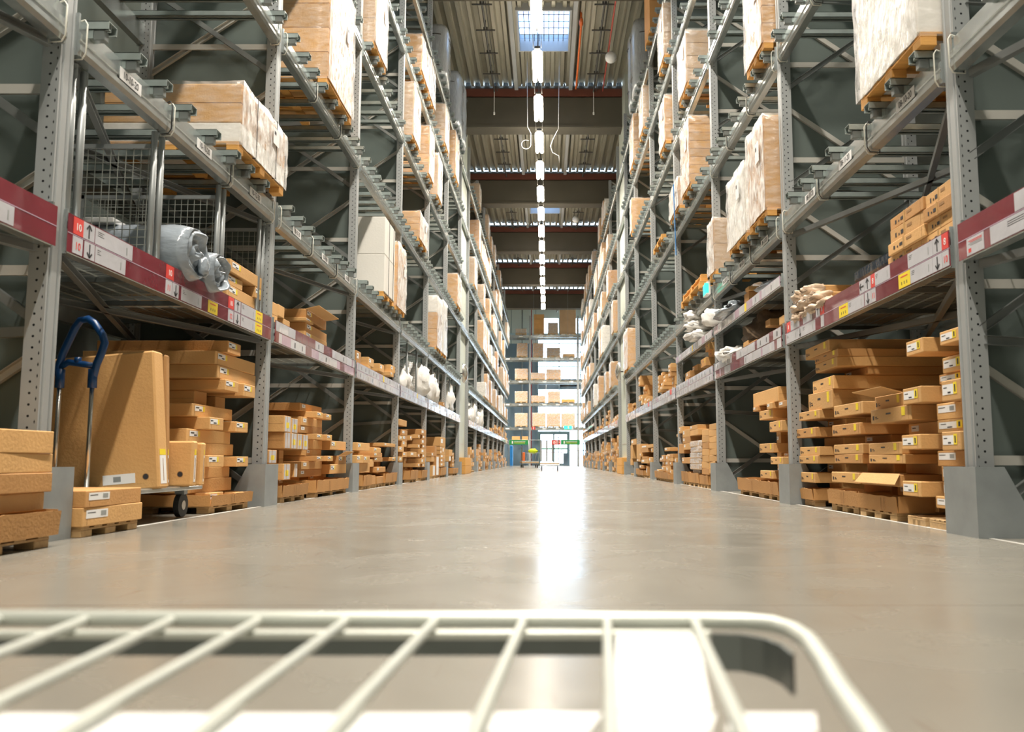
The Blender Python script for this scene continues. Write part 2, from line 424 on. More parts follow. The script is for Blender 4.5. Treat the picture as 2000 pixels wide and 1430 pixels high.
struct(b.build('window_8'))
for k in range(-1,5):      # concrete roof beams with a red-brown band on top
    y = 27.4 + 8.5*k
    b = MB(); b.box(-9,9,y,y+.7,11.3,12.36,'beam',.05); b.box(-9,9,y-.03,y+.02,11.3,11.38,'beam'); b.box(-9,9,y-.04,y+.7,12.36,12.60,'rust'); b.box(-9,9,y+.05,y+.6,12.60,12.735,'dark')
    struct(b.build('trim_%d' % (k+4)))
    b = MB()
    if k >= 0:
        for x in (-1.0,.78): b.box(x-.06,x+.06,y-8.2 if k else 19.5,y-.04,12.55,12.68,'roof_frame')
        o = b.build('roof_channel'); tag(o, 'pale grey channels under the roof deck before the %s concrete beam' % NTH[k], 'roof channel', 'pale roof channels')
# columns in the rack rows
b = MB(); b.box(-2.73,-3.5,26.78,28.76,0,12.7,'concrete')
for z in (.93,3.0,5.2): b.box(-2.728,-2.74,26.78,28.76,z,z+.03,'strut')
struct(b.build('trim_10'))
b = MB(); b.box(2.48,3.3,26.45,28.7,0,12.7,'concrete')
for z in (.93,3.0,5.2): b.box(2.476,2.49,26.45,28.7,z,z+.03,'strut')
struct(b.build('trim_11'))
for s, n in ((-1,'left'),(1,'right')):
    b = MB(); b.box(s*9,s*9.1,-6,72,0,12.9,'panel'); struct(b.build('wall_'+n))
b = MB(); b.box(-9,9,-6.1,-6,0,12.9,'endpale'); struct(b.build('wall_back'))
# far wall: pale panels, blue-grey lower part, tall glazing and the door
b = MB(); Y = 70
b.box(-9,-.75,Y,Y+.2,0,9.9,'endwall'); b.box(-9,-.75,Y,Y+.2,9.9,12.9,'endpale'); b.box(-.75,9,Y,Y+.2,12.0,12.9,'endpale'); b.box(4.2,9,Y,Y+.2,0,12.0,'endwall')
for x in (-4.6,-2.9,-.9): b.box(x-.02,x+.02,Y-.02,Y,0,12.9,'doorframe')
b.box(-9,9,Y-.06,Y,10.35,10.75,'mullion'); struct(b.build('wall_far'))
b = MB()
for z in (3.05,4.15,5.05,5.8,7.35,8.0,9.2,9.9): b.box(-.75,4.2,Y,Y+.08,z-.03,z+.03,'mullion')
for x in (-.72,1.0,2.72,4.15): b.box(x-.035,x+.035,Y,Y+.1,2.75,12.0,'mullion')
b.box(1.85,4.2,Y,Y+.08,1.2,1.26,'mullion'); b.box(2.9,2.98,Y,Y+.1,0,2.75,'mullion')
f = struct(b.build('window_1')); b = MB(); b.box(-.75,4.2,Y+.1,Y+.11,2.75,12.0,'glass'); b.box(1.85,4.2,Y+.1,Y+.11,0,2.75,'glass'); b.build('pane', f)
b = MB(); b.box(-.75,4.2,Y+.12,Y+.14,6.15,7.0,'endwall'); b.box(1.1,4.2,Y+.12,Y+.14,6.4,7.0,'endwall'); b.build('blind', f)
b = MB(); b.box(-.75,-.5,Y-.05,Y+.1,0,2.75,'doorframe'); b.box(1.62,1.85,Y-.05,Y+.1,0,2.75,'doorframe'); b.box(-.5,1.62,Y-.05,Y+.1,2.5,2.75,'doorframe')
b.box(-.5,1.62,Y,Y+.05,1.30,1.42,'green'); b.box(.5,.62,Y,Y+.06,0,2.5,'doorframe'); b.box(-.5,1.62,Y,Y+.05,0,.18,'doorframe'); b.box(-.5,1.62,Y,Y+.05,1.05,1.10,'red')
f = struct(b.build('door_1')); b = MB(); b.box(-.5,1.62,Y+.06,Y+.07,0,2.5,'glass'); b.build('pane', f)

# ------------------------------------------------------------------ pallet racking
FRONT = {-1: 2.65, 1: 2.40}
LV = [1.555, 2.69, 4.48, 6.20, 7.92, 9.62]        # undersides of the beams
BEAMH = .20; DECK1 = 1.712; LXZ = 2.18
TOPZ = 11.2; DEPTH = 1.26
def X(s, u): return s*(FRONT[s]+u)
def fmt(s, x, y, z, sc=1):      # frame of a plane that faces the aisle, readable from there
    if s < 0: m = Matrix(((0,0,1,x),(1,0,0,y),(0,1,0,z),(0,0,0,1)))
    else: m = Matrix(((0,0,-1,x),(-1,0,0,y),(0,1,0,z),(0,0,0,1)))
    return m
def post(s, name, root, dx, dy):
    b = MB()
    P = [(0,-.065),(0,-.05),(.012,-.046),(.012,-.030),(0,-.026),(0,.026),(.012,.030),(.012,.046),(0,.05),(0,.065),(.10,.065),(.10,.052),(.088,.052),(.088,-.052),(.10,-.052),(.10,-.065)]
    P = [(s*x, y) for x, y in P]
    ms = ['post_front']*9 + ['post_side'] + ['galv_dark']*5 + ['post_side']
    b.prism(P, 2, 0.0, TOPZ, 'steel', ms)
    if dx > .5: b = MB(); b.prism(P[:10][::1] + P[10:], 2, 0.0, TOPZ, 'steel', ms)
    b.box(s*-.03, s*.13, -.10, .10, 0, .012, 'guard')
    return b.build(name, root, (s*dx, dy, 0))
def frame(s, root, dy):
    post(s, 'front_post', root, 0, dy); post(s, 'rear_post', root, DEPTH, dy)
    b = MB(); b.box(s*.075,s*(DEPTH+.02),dy+.072,dy+.080,0.02,TOPZ-.2,'panel'); b.build('side_sheet', root)
    for k in range(11):
        z = .42 + 1.02*k
        b = MB(); b.bar((s*.10,dy+.02,z),(s*DEPTH,dy+.02,z),.02,.055,'strut'); b.build('frame_strut', root)
        z0 = .14 + 1.02*k
        b = MB(); b.chan((s*.07,dy-.035,z0),(s*(DEPTH+.03),dy-.035,z0+.86),.03,.045,.004,'brace'); b.build('diagonal_brace', root)
        b = MB(); b.chan((s*(DEPTH+.03),dy+.045,z0),(s*.07,dy+.045,z0+.86),.03,.045,.004,'strut'); b.build('diagonal_brace', root)
        if k % 2: b = MB(); b.chan((s*.08,dy-.05,z0-.06),(s*(DEPTH+.03),dy-.05,z0-.13),.03,.05,.004,'brace'); b.build('tie_brace', root)
PB = [(-.012,.20),(-.012,.135),(-.03,.12),(-.03,.085),(-.022,.08),(-.022,.06),(-.03,.055),(-.03,.025),(-.015,0),(.05,0),(.05,.20)]
def beam(s, root, y0, y1, z, rear=False, h=None):
    b = MB(); P = [(s*(DEPTH+.10-u) if rear else s*u, z+v*((h or .2)/.2)) for u, v in PB]
    b.prism([(p, q) for p, q in P], 1, y0+.066, y1-.066, 'galv'); 
    for y in (y0+.066, y1-.066):
        u0, u1 = ((-.018,.02) if not rear else (DEPTH+.06, DEPTH+.118)); d = .05 if y < (y0+y1)/2 else -.05
        b.box(s*u0, s*u1, y-.004 if d > 0 else y+d*.2-.0, y+d*.2 if d > 0 else y+.004, z-.01, z+.24*((h or .2)/.2), 'galv')
    return b.build('rear_beam' if rear else 'front_beam', root)
def support_bar(s, root, y, z):
    b = MB(); t = .004; u0, u1, wd, h = -.125, DEPTH+.22, .095, .052
    z += .2
    b.box(s*u0,s*u1,y-wd/2,y+wd/2,z+h-t,z+h,'bar'); b.box(s*u0,s*u1,y-wd/2,y-wd/2+t,z,z+h,'bar'); b.box(s*u0,s*u1,y+wd/2-t,y+wd/2,z,z+h,'bar')
    b.box(s*(u0+.012),s*u1,y-.005,y+.005,z+.006,z+h,'bar'); b.box(s*u0,s*u1,y-wd/2,y-wd/2+.02,z,z+t,'bar'); b.box(s*u0,s*u1,y+wd/2-.02,y+wd/2,z,z+t,'bar')
    b.box(s*-.10,s*-.034,y-wd/2+.005,y-wd/2+.055,z-.06,z,'galv_dark',.004); b.box(s*-.034,s*.0,y-wd/2+.005,y+wd/2-.02,z-.05,z,'bar')
    return b.build('support_bar', root)
BARY = [.20,.62,1.02,1.40,1.84,2.28,2.66,3.08,3.42]
def wire_deck(s, root, y0, y1, z):
    b = MB()
    y = y0+.12
    while y < y1-.1: b.box(s*.06,s*(DEPTH-.02),y-.003,y+.003,z-.006,z,'wire'); y += .055
    for k in range(9): u = .08+k*.14; b.box(s*(u-.004),s*(u+.004),y0+.1,y1-.1,z-.016,z-.006,'wire')
    for k in range(4): yy = y0+.5+k*(y1-y0-.9)/3; b.box(s*.05,s*(DEPTH),yy-.02,yy+.02,z-.05,z-.016,'galv_dark')
    return b.build('wire_deck', root)
def rail_rand(s, root, y0, y1, z, h, seed, pale, rows=2):
    r = random.Random(seed); b = MB(); b.box(s*-.030,s*-.034,y0,y1,z,z+h,'maroon' if not pale else 'lilac')
    for row in range(rows):
        y = y0+.02
        zz = z + h/rows*row + .006; hh = h/rows-.012
        while y < y1-.06:
            wd = r.choice([.07,.10,.16,.24,.30]); wd = min(wd, y1-.02-y)
            c = r.choices(['white_pl','lilac','maroon','yellow','red','rail_paper'], ([12,2,.15,.3,.1,4] if pale else [7,2,4,.5,.45,4]))[0]  # pale: glare on the farther rails is put into whiter colours
            b.box(s*-.034,s*-.0365,y,y+wd-.008,zz,zz+hh,c); y += wd
            if c in ('rail_paper','white_pl') and wd > .12 and r.random() < .6:
                b.box(s*-.0365,s*-.0372,y-wd*.6,y-wd*.5,zz+hh*.2,zz+hh*.75,'ink')
    return b.build('price_rail', root)
def arrow(b, s, x, y, z, h, d, m='ink'):
    # open-headed arrow; d = 'u','d','l'
    w_ = h*.34; T = fmt(s, x, y, z)
    def seg(p, q):
        a = T @ Vector((p[0],p[1],0)); c = T @ Vector((q[0],q[1],0)); b.bar(a, c, .0016, .010, m, up=(T @ Vector((-(q[1]-p[1]), q[0]-p[0], 0)) - T @ Vector((0,0,0))).normalized())
    k = 1 if d != 'd' else -1
    if d in 'ud':
        seg((0,-h/2*k),(0,h/2*k)); seg((0,h/2*k),(-w_,(h/2-w_)*k)); seg((0,h/2*k),(w_,(h/2-w_)*k))
    else:
        seg((h/2,0),(-h/2,0)); seg((-h/2,0),(-h/2+w_,w_)); seg((-h/2,0),(-h/2+w_,-w_))
def rail_custom(s, root, y0, y1, z, h, items):
    b = MB(); b.box(s*-.030,s*-.034,y0,y1,z,z+h,'maroon'); b.box(s*-.034,s*-.0355,y0,y1,z+h/2-.0025,z+h/2+.0025,'lilac'); rl = b.build('price_rail', root)
    for row, a, c, kind in items:
        zz = z + (h/2 if row else 0) + .006; hh = h/2-.012; b = MB(); y = (a+c)/2; sx = s*-.0365
        base = {'y':'yellow'}.get(kind[0], 'rail_paper')
        if kind[0] == '#': base = 'red'
        b.box(s*-.034, sx, a, c, zz, zz+hh, base)
        T = fmt(s, sx - s*.0008, y, zz+hh*.45)
        if kind[0] in 'udl': arrow(b, s, sx - s*.001, y, zz+hh/2, hh*.8, kind[0])
        elif kind[0] in '#n': b.text(kind[1:], hh*.62, 'paper' if kind[0] == '#' else 'red', T)
        elif kind[0] == 'y':
            for k in (-.22,.0,.22): b.box(sx, sx-s*.0006, y+k*(c-a)-.004, y+k*(c-a)+.006, zz+hh*.2, zz+hh*.42, 'ink')
            b.box(sx, sx-s*.0006, a+(c-a)*.2, c-(c-a)*.2, zz+hh*.72, zz+hh*.80, 'red')
        elif kind[0] == 'P':
            nr = random.Random(int(a*1000)); near = a if s < 0 else c; d = 1 if s < 0 else -1; W = (c-a)*d
            for k in range(3): b.box(sx, sx-s*.0006, near+W*.06, near+W*(.12+.1*nr.random()), zz+hh*(.78-.12*k), zz+hh*(.81-.12*k), 'ink')
            b.box(sx, sx-s*.0006, near+W*.82, near+W*.85, zz+hh*.2, zz+hh*.7, 'steel')
        elif kind[0] == 'M':
            for k in range(4): b.box(sx, sx-s*.0006, a+(c-a)*.1, c-(c-a)*(.12+.1*(k % 2)), zz+hh*(.80-.09*k), zz+hh*(.84-.09*k), 'red' if k < 2 else 'steel')
            b.box(sx, sx-s*.0007, c-.05, c-.02, zz+hh*.15, zz+hh*.38, 'red')
        b.build({'#':'bay_number','n':'bay_number','u':'arrow_label','d':'arrow_label','l':'arrow_label','y':'yellow_label'}.get(kind[0], 'price_label'), rl)
    return rl
def cable_tie(s, root, y, z, m):
    b = MB(); pts = [(s*-.045,y,z+.19),(s*-.045,y,z+.02),(s*-.02,y+.01,z-.012),(s*.055,y+.02,z-.012),(s*.06,y+.02,z+.20),(s*-.03,y+.0,z+.215)]
    b.tube(pts, .0045, m, 6, closed=True); return b.build('cable_tie', root, smooth=True)
def make_bay(s, y, ln, kind, levels=(0,1,2,3,4,5), extra=False, seed=0, pale=False, custom=None, bars=True, endframe=False, panel=True):
    root = empty('pallet_rack', (s*FRONT[s], y, 0))
    frame(s, root, 0)
    if endframe: frame(s, root, ln)
    for i in levels:
        beam(s, root, 0, ln, LV[i]); beam(s, root, 0, ln, LV[i], True)
        if i == 0:
            wire_deck(s, root, 0, ln, DECK1)
            if custom: rail_custom(s, root, .05, ln-.06, LV[0], .215, custom)
            else: rail_rand(s, root, .07, ln-.07, LV[0], .215, seed, pale)
        elif bars:
            for k, yy in enumerate(BARY[:8 if i % 2 else 9]):
                if yy < ln-.15: support_bar(s, root, yy+.03*math.sin(5*k+i), LV[i])
        if i in (0,1):
            for (a, c) in (((.06,.1),(DEPTH,ln-.1)),((DEPTH,.1),(.06,ln-.1))):
                b = MB(); b.chan((s*a[0],a[1],LV[i]-.02),(s*c[0],c[1],LV[i]-.02),.04,.045,.004,'brace'); b.build('plan_brace', root)
    if extra:
        beam(s, root, 0, ln, LXZ, False, .11); beam(s, root, 0, ln, LXZ, True, .11); wire_deck(s, root, 0, ln, LXZ+.11)
        rail_rand(s, root, .07, ln-.07, LXZ, .108, seed+50, True, 1)
    if panel:
        b = MB(); b.box(s*(DEPTH+.40),s*(DEPTH+.41),0,ln,0,TOPZ-.2,'panel'); b.build('back_panel', root)
    return root
LP, RP = 3.61, 3.64
C10 = [(1,.1,.2,'#10'),(1,.2,.32,'u'),(1,.33,.78,'P'),(0,.1,.2,'n10'),(0,.22,.33,'d'),(0,.34,.70,'P'),(1,1.27,1.39,'#10'),(0,1.27,1.37,'n11'),(0,1.38,1.48,'d'),(0,1.53,1.89,'P'),(0,2.02,2.21,'y'),
       (1,2.44,2.56,'#10'),(1,2.58,2.72,'u'),(1,2.74,3.10,'P'),(1,3.10,3.29,'y'),(0,2.44,2.56,'n12'),(0,2.58,2.72,'d'),(0,2.74,3.10,'P'),(0,3.10,3.29,'y')]
C8 = [(1,.06,.14,'#8'),(1,.145,.26,'u'),(1,.265,.63,'P'),(0,.06,.14,'n10'),(0,.145,.27,'d'),(0,.275,.60,'P'),(0,.605,.79,'y'),(1,.93,1.20,'P'),(1,1.2,1.28,'#8'),(1,1.285,1.41,'u'),(1,1.415,1.51,'l'),
      (0,1.2,1.28,'n11'),(0,1.285,1.41,'d'),(0,1.43,1.77,'P'),(0,1.775,1.98,'y'),(1,2.36,2.46,'#8'),(1,2.465,2.58,'u'),(1,2.69,2.96,'P'),(0,2.37,2.45,'P'),(0,2.61,3.0,'P'),(0,3.0,3.13,'d'),(1,3.08,3.37,'P'),(0,3.14,3.53,'P'),(1,3.38,3.5,'#8')]
C9 = [(1,.3,2.97,'P'),(0,.3,3.22,'P'),(0,3.29,3.48,'M')]
C0L = [(0,2.9,3.18,'P')]
SIDE = {-1: 'left', 1: 'right'}
RK = {}
def reg(root, s, n, extra=''):
    tag(root, 'grey steel pallet rack bay on the %s, %s from the camera%s' % (SIDE[s], NTH[n], extra), 'pallet rack', '%s-hand row of pallet racking' % SIDE[s]); return root
reg(make_bay(-1, .96, LP, 'a', custom=C0L, seed=1), -1, 0)
reg(make_bay(-1, 4.57, LP, 'a', custom=C10, seed=2), -1, 1)
reg(make_bay(-1, 4.57+LP, LP, 'a', seed=3), -1, 2)
pl = reg(make_bay(-1, 4.57+2*LP, LP, 'a', seed=4, pale=True), -1, 3)
for k in (3,4,5):
    c = copy_tree(pl); c.location.y = 4.57+LP*k; reg(c, -1, k+1)
reg(make_bay(-1, 26.23, 2.75, 'c', levels=(2,3,4,5), bars=False, panel=False), -1, 7, ', around the column')
c0 = 28.98
for k in range(8):
    c = copy_tree(pl); c.location.y = c0+LP*k; reg(c, -1, 8+k)
reg(make_bay(1, 1.29, RP, 'a', custom=C9, seed=11), 1, 0)
reg(make_bay(1, 4.93, RP, 'a', custom=C8, seed=12), 1, 1)
reg(make_bay(1, 4.93+RP, RP, 'a', seed=13, extra=True), 1, 2)
pr = reg(make_bay(1, 4.93+2*RP, RP, 'a', seed=14, pale=True, extra=True), 1, 3)
pr2 = reg(make_bay(1, 4.93+3*RP, RP, 'a', seed=15, pale=True), 1, 4)
for k in (4,):
    c = copy_tree(pr2); c.location.y = 4.93+RP*k; reg(c, 1, k+1)
reg(make_bay(1, 23.13, 2.95, 'a', seed=19, pale=True), 1, 6)
reg(make_bay(1, 26.08, 2.85, 'c', levels=(2,3,4,5), bars=False, panel=False), 1, 7, ', around the column')
c1 = 28.93
for k in range(8):
    c = copy_tree(pr if k > 3 else pr2); c.location.y = c1+RP*k; reg(c, 1, 8+k)
# location plates and ties on the near beams
def plate(s, y0, y1, z, txt, parent):
    b = MB(); x = s*(-.031); yy = (y0+y1)/2; ry = 0
    b.box(x, x-s*.002, y0, y1, z-.038, z+.038, 'paper'); T = fmt(s, x-s*.003, yy, z); b.text(txt, (y1-y0)*.215, 'ink', T @ Matrix.Diagonal((.92,1.05,1,1)), .0004)
    o = b.build('location_label', parent); return o
racks = [o for o in C.objects if o.name.startswith('pallet_rack')]
def bay_at(s, y): return min((o for o in racks if (o.location.x > 0) == (s > 0)), key=lambda o: abs(o.location.y-y))
r1 = bay_at(-1,4.57); r2 = bay_at(-1,8.18); q0 = bay_at(1,1.29); q1 = bay_at(1,4.93); q2 = bay_at(1,8.57)
for a,c_,t in ((.51,.79,'10-10-20'),(1.69,1.97,'10-11-20'),(2.85,3.15,'10-12-20')): plate(-1, a, c_, LV[1]+.10, t, r1)
for a,c_,t in ((.55,.83,'10-13-20'),(1.7,1.98,'10-14-20'),(2.85,3.13,'10-15-20')): plate(-1, a, c_, LV[1]+.10, t, r2)
for a,t in ((.42,'08-10-20'),(1.58,'08-11-20'),(2.5,'08-12-20')): plate(1, a, a+.29, LV[1]+.10, t, q1)
for a,t in ((.5,'08-13-20'),(1.6,'08-14-20'),(2.6,'08-15-20')): plate(1, a, a+.29, LV[1]+.10, t, q2)
for r_, s in ((r1,-1),(r2,-1),(q1,1),(q2,1)):
    for lv in (1,2):
        for yy, m in ((.10,'tie_white'),(1.22,'tie_black'),(1.26,'tie_white'),(2.35,'tie_black'),(2.4,'tie_white'),(3.5,'tie_white')): cable_tie(s, r_, yy, LV[lv], m)
cable_tie(-1, bay_at(-1,.96), 3.5, LV[1], 'tie_white'); cable_tie(1, q0, 3.55, LV[1], 'tie_white')
# column guards on the floor
def guard(s, y, label):
    t = empty('column_guard', (s*(FRONT[s]-.07), y, 0)); tag(t, label, 'column guard', 'steel guards at the rack feet')
    b = MB(); b.box(0, s*.012, -.19,.19, 0,.385,'guard'); b.build('front_plate', t)
    for yy in (-.19,.178):
        b = MB(); b.prism([(s*.012,0),(s*.36,0),(s*.16,.385),(s*.012,.385)],1,yy,yy+.012,'guard'); b.build('side_plate', t)
    b = MB(); b.box(s*.012,s*.06,-.178,.178,0,.012,'guard'); b.build('foot', t); return t
gy = {-1: [.96+LP*k for k in range(8)]+[28.98+LP*k for k in range(8)], 1: [1.29+RP*k for k in range(7)]+[26.15]+[28.93+RP*k for k in range(8)]}
for s in (-1,1):
    for n, y in enumerate(gy[s]): guard(s, y, 'grey sheet-steel guard at the %s rack post on the %s, counted from the camera' % (NTH[n], SIDE[s]))
for s, x, ya, yb in ((-1,2.50,26.75,28.7),(1,2.28,26.5,28.4)):
    t = empty('column_box', (s*x, ya, 0)); tag(t, 'orange-brown board box around the foot of the pale %s column' % SIDE[s], 'box', 'boxes around the column feet')
    for k in range(2):
        b = MB(); b.box(0, s*.20, 0, yb-ya, .005+k*.255, .255+k*.255, 'wood_orange', .006); b.build('box_section', t)
for s, x, y, z in ((-1,2.60,26.9,3.12),(1,2.33,27.6,3.25)):
    t = empty('convex_mirror', (s*x, y, z)); tag(t, 'round convex traffic mirror on the pale column on the %s' % SIDE[s], 'mirror', 'convex mirrors on the columns')
    b = MB(); pts = []
    for i in range(7): a = math.pi/2*i/6; pts.append((.30*math.cos(a), .17*math.sin(a)))
    vs = []; fs = []; n = 24
    for i, (r_, h_) in enumerate(pts):
        for k in range(n): a = 2*math.pi*k/n; vs.append((-s*h_*.8*1.0, r_*math.cos(a), r_*math.sin(a)))
    for i in range(6):
        for k in range(n): fs.append((i*n+k, i*n+(k+1) % n, (i+1)*n+(k+1) % n, (i+1)*n+k))
    b.add(vs, fs, 'chrome'); b.build('dome', t, smooth=True)
    b = MB(); b.tube([(s*.0,0,0),(s*.13,0,0)],.02,'dark',8); b.box(s*.0,s*.012,-.29,.29,-.29,.29,'chrome',.004); b.build('bracket', t)
for k, x in enumerate((-7.6,-5.4,5.2,7.4)):
    t = lamp(61.3, 'added unseen twin-tube fill light behind the rack rows, brightening the far loads', 'added fill lights behind the racks'); t.location.x = x  # unseen fixtures added to brighten the loads at the far end
# ------------------------------------------------------------------ cartons
NBOX = [0]; FAR = []; YCUT = 15.9; ALLG = lambda s: gy[s]
def carton(s, u0, L, y0, y1, z0, z1, kind, label, group, rot=None, col=None):
    """carton lying into the rack: aisle face at |x| = u0"""
    if y0 > YCUT: FAR.append((s,u0,L,y0,y1,z0,z1,kind)); return
    rr = R.uniform(-.022,.022) if rot is None else rot
    c = (s*(u0+L/2), (y0+y1)/2, z0); h = z1-z0; wy = (y1-y0); m = col or R.choice(['carton','carton','carton','carton_dark'])
    if kind == 'C': m = 'carton_grey'
    b = MB(); b.box(-L/2, L/2, -wy/2, wy/2, 0.0005, h-.0005, m, .004)
    f = -s*L/2; e = .0007
    # flap seams on the aisle-facing end and tape along the near side
    if wy > .28 and kind not in 'E': b.box(f-s*.0004, f-s*.0009, -wy/2+.045, -wy/2+.0475, .006, h-.006, 'seam')
    b.box(f+s*.01, -f-s*.01, -wy/2-.0008, -wy/2, h*.5-.001, h*.5+.001, 'seam') if h > .12 else None
    o = b.build('carton', None, c); o.rotation_euler.z = rr; NBOX[0] += 1
    tag(o, label, 'carton', group)
    d = 1 if s < 0 else -1                # image-left edge of the face is near (left side) or far (right side)
    def q(mb, a, cc, za, zb, mm, k=1): mb.box(f-s*e, f-s*(e+.0007*k), d*(-wy/2+a*wy), d*(-wy/2+cc*wy), za*h, zb*h, mm)
    x = MB()
    if kind == 'B': q(x,.04,.25,.42,.88,'paper'); q(x,.19,.235,.5,.8,'steel',2); q(x,.06,.14,.7,.74,'ink',2)
    elif kind == 'W':
        w_ = min(.62, .19/wy if wy > .4 else .58)
        if wy > .4:
            q(x,.05,.05+w_*1.2,.42,.86,'paper'); q(x,.05+w_*.8,.05+w_*1.1,.52,.78,'steel',2); q(x,.07,.05+w_*.5,.7,.74,'ink',2)
        else:
            q(x,.06,.06+w_,.30,.80,'paper'); q(x,.06+w_,.24+w_,.30,.86,'yellow'); q(x,.12,.30,.62,.67,'ink',2); q(x,.34,.5,.36,.44,'ink',2); q(x,.12+w_,.18+w_,.40,.76,'ink',2)
    elif kind == 'Y':
        w_ = min(.5,.16/wy); q(x,.06,.06+w_,.45,.86,'paper'); q(x,.06+w_,.06+w_*1.25,.45,.86,'yellow'); q(x,.08,.10+w_*.3,.66,.76,'ink',2); q(x,.08+w_*.4,.06+w_*.85,.50,.60,'ink',2)
    elif kind == 'S':
        w_ = min(.4,.13/wy); q(x,.08,.08+w_,.40,.82,'paper'); q(x,.11,.10+w_*.5,.60,.68,'ink',2)
    elif kind == 'P':
        q(x,.78,.86,.35,.92,'yellow'); q(x,.05,.09,.25,.55,'ink'); q(x,.12,.2,.30,.36,'ink'); q(x,.12,.17,.42,.48,'ink'); q(x,.4,.52,.55,.66,'ink')
    elif kind == 'K':
        q(x,.16,.20,.32,.62,'ink'); q(x,.26,.29,.35,.5,'ink'); q(x,.33,.41,.35,.62,'ink'); q(x,.52,.66,.55,.75,'seam'); q(x,.42,.46,0,1,'tape')
    elif kind == 'E':
        q(x,.12,.88,.04,.96,'white_pl'); q(x,.3,.7,.25,.6,'yellow',2) if R.random() < .6 else None; q(x,.4,.46,0,1,'tape',2)
    if x.v: x.build({'K':'printed_marks','P':'printed_marks','E':'end_wrap'}.get(kind,'shipping_label'), o)
    if kind == 'C':
        x = MB(); x.box(-L/2-.012,L/2+.012,-wy/2-.012,wy/2+.012,-.0,h+.008,'wrap_clear',.02); x.build('plastic_sleeve', o)
    return o
def tray(s, u0, L, y0, y1, z0, z1, label, group, seed=0):
    """torn open-topped pallet tray of cardboard"""
    r = random.Random(seed); b = MB(); t = .007; wy = y1-y0; h = z1-z0
    def wall(p, q, n, drop, flare=0):
        k = 14; vs = []; nx, ny = n
        for i in range(k+1):
            f = i/k; x = p[0]+(q[0]-p[0])*f; y = p[1]+(q[1]-p[1])*f
            top = h - drop*.6*(1+noise.noise(Vector((f*wy*7+seed, n[1]*3, 0)))) - .12*h*max(0, noise.noise(Vector((f*wy*22, seed, n[0])))) 
            for a, z in ((0,0),(t,0),(flare+t*1,top),(flare,top)):
                vs.append((x+nx*(a if z == 0 else a), y+ny*(a if z == 0 else a), z))
        fs = []
        for i in range(k):
            for a in range(4): c = (a+1) % 4; fs.append((i*4+a, (i+1)*4+a, (i+1)*4+c, i*4+c))
        fs += [(0,1,2,3), tuple(k*4+a for a in (3,2,1,0))]
        b.add(vs, fs, 'carton_dark')
    x0, x1 = -s*L/2, s*L/2
    wall((x0,-wy/2),(x0,wy/2),(-s,0),.02,.010)
    wall((x0,-wy/2),(x1,-wy/2),(0,-1),.015,0); wall((x0,wy/2-t),(x1,wy/2-t),(0,1),.015,0)
    b.box(x0, x1, -wy/2, wy/2, 0, .006, 'carton_dark')
    o = b.build('cardboard_tray', None, (s*(u0+L/2), (y0+y1)/2, z0)); tag(o, label, 'tray', group)
    if wy > .5:
        x = MB(); a = r.uniform(-.3,.1)*wy; x.box(x0-s*.0185, x0-s*.0175, a, a+.006, .01, h*.8, 'seam'); x.box(x0-s*.0185, x0-s*.0175, a+.06, a+.066, .01, h*.8, 'seam'); x.build('crease', o)
    return o
PAL = {}
def pallet(s, u0, L, y0, y1, z, h, label, group, m='wood', detail=True):
    """low wooden pallet: boards and blocks"""
    W = y1-y0; key = (s, round(L,2), round(W,2), h, m, detail)
    if key in PAL:
        o = copy_tree(PAL[key]); o.location = (s*(u0+L/2), y0+W/2, z); tag(o, label, 'pallet', group); return o
    t = h*.17; tb = MB()
    for k in range(5): yy = -W/2+(W-.09)*k/4; tb.box(-L/2, L/2, yy, yy+.09, h-t, h, m, .002)
    for k in range(3): xx = -L/2+(L-.1)*k/2; tb.box(xx, xx+.1, -W/2, W/2, h-2*t, h-t, m)
    if not detail:
        for i in range(3):
            for j in range(3): tb.box(-L/2+(L-.1)*i/2, -L/2+(L-.1)*i/2+.1, -W/2+(W-.12)*j/2, -W/2+(W-.12)*j/2+.12, 0, h-2*t, m)
        o = tb.build('pallet', None, (s*(u0+L/2), y0+W/2, z))
    else:
        o = empty('pallet', (s*(u0+L/2), y0+W/2, z)); tb.build('deck_boards', o)
        me = MB().box(-.05,.05,-.06,.06,0,h-2*t,m,.003).mesh('block')
        for i in range(3):
            for j in range(3):
                k = bpy.data.objects.new('block', me); C.objects.link(k); k.parent = o; k.location = (-L/2+.05+(L-.1)*i/2, -W/2+.06+(W-.12)*j/2, 0)
    tag(o, label, 'pallet', group); PAL[key] = o; return o
def column_of(y, cols):
    for ym, d in cols:
        if y < ym: return d
    return cols[-1][1]
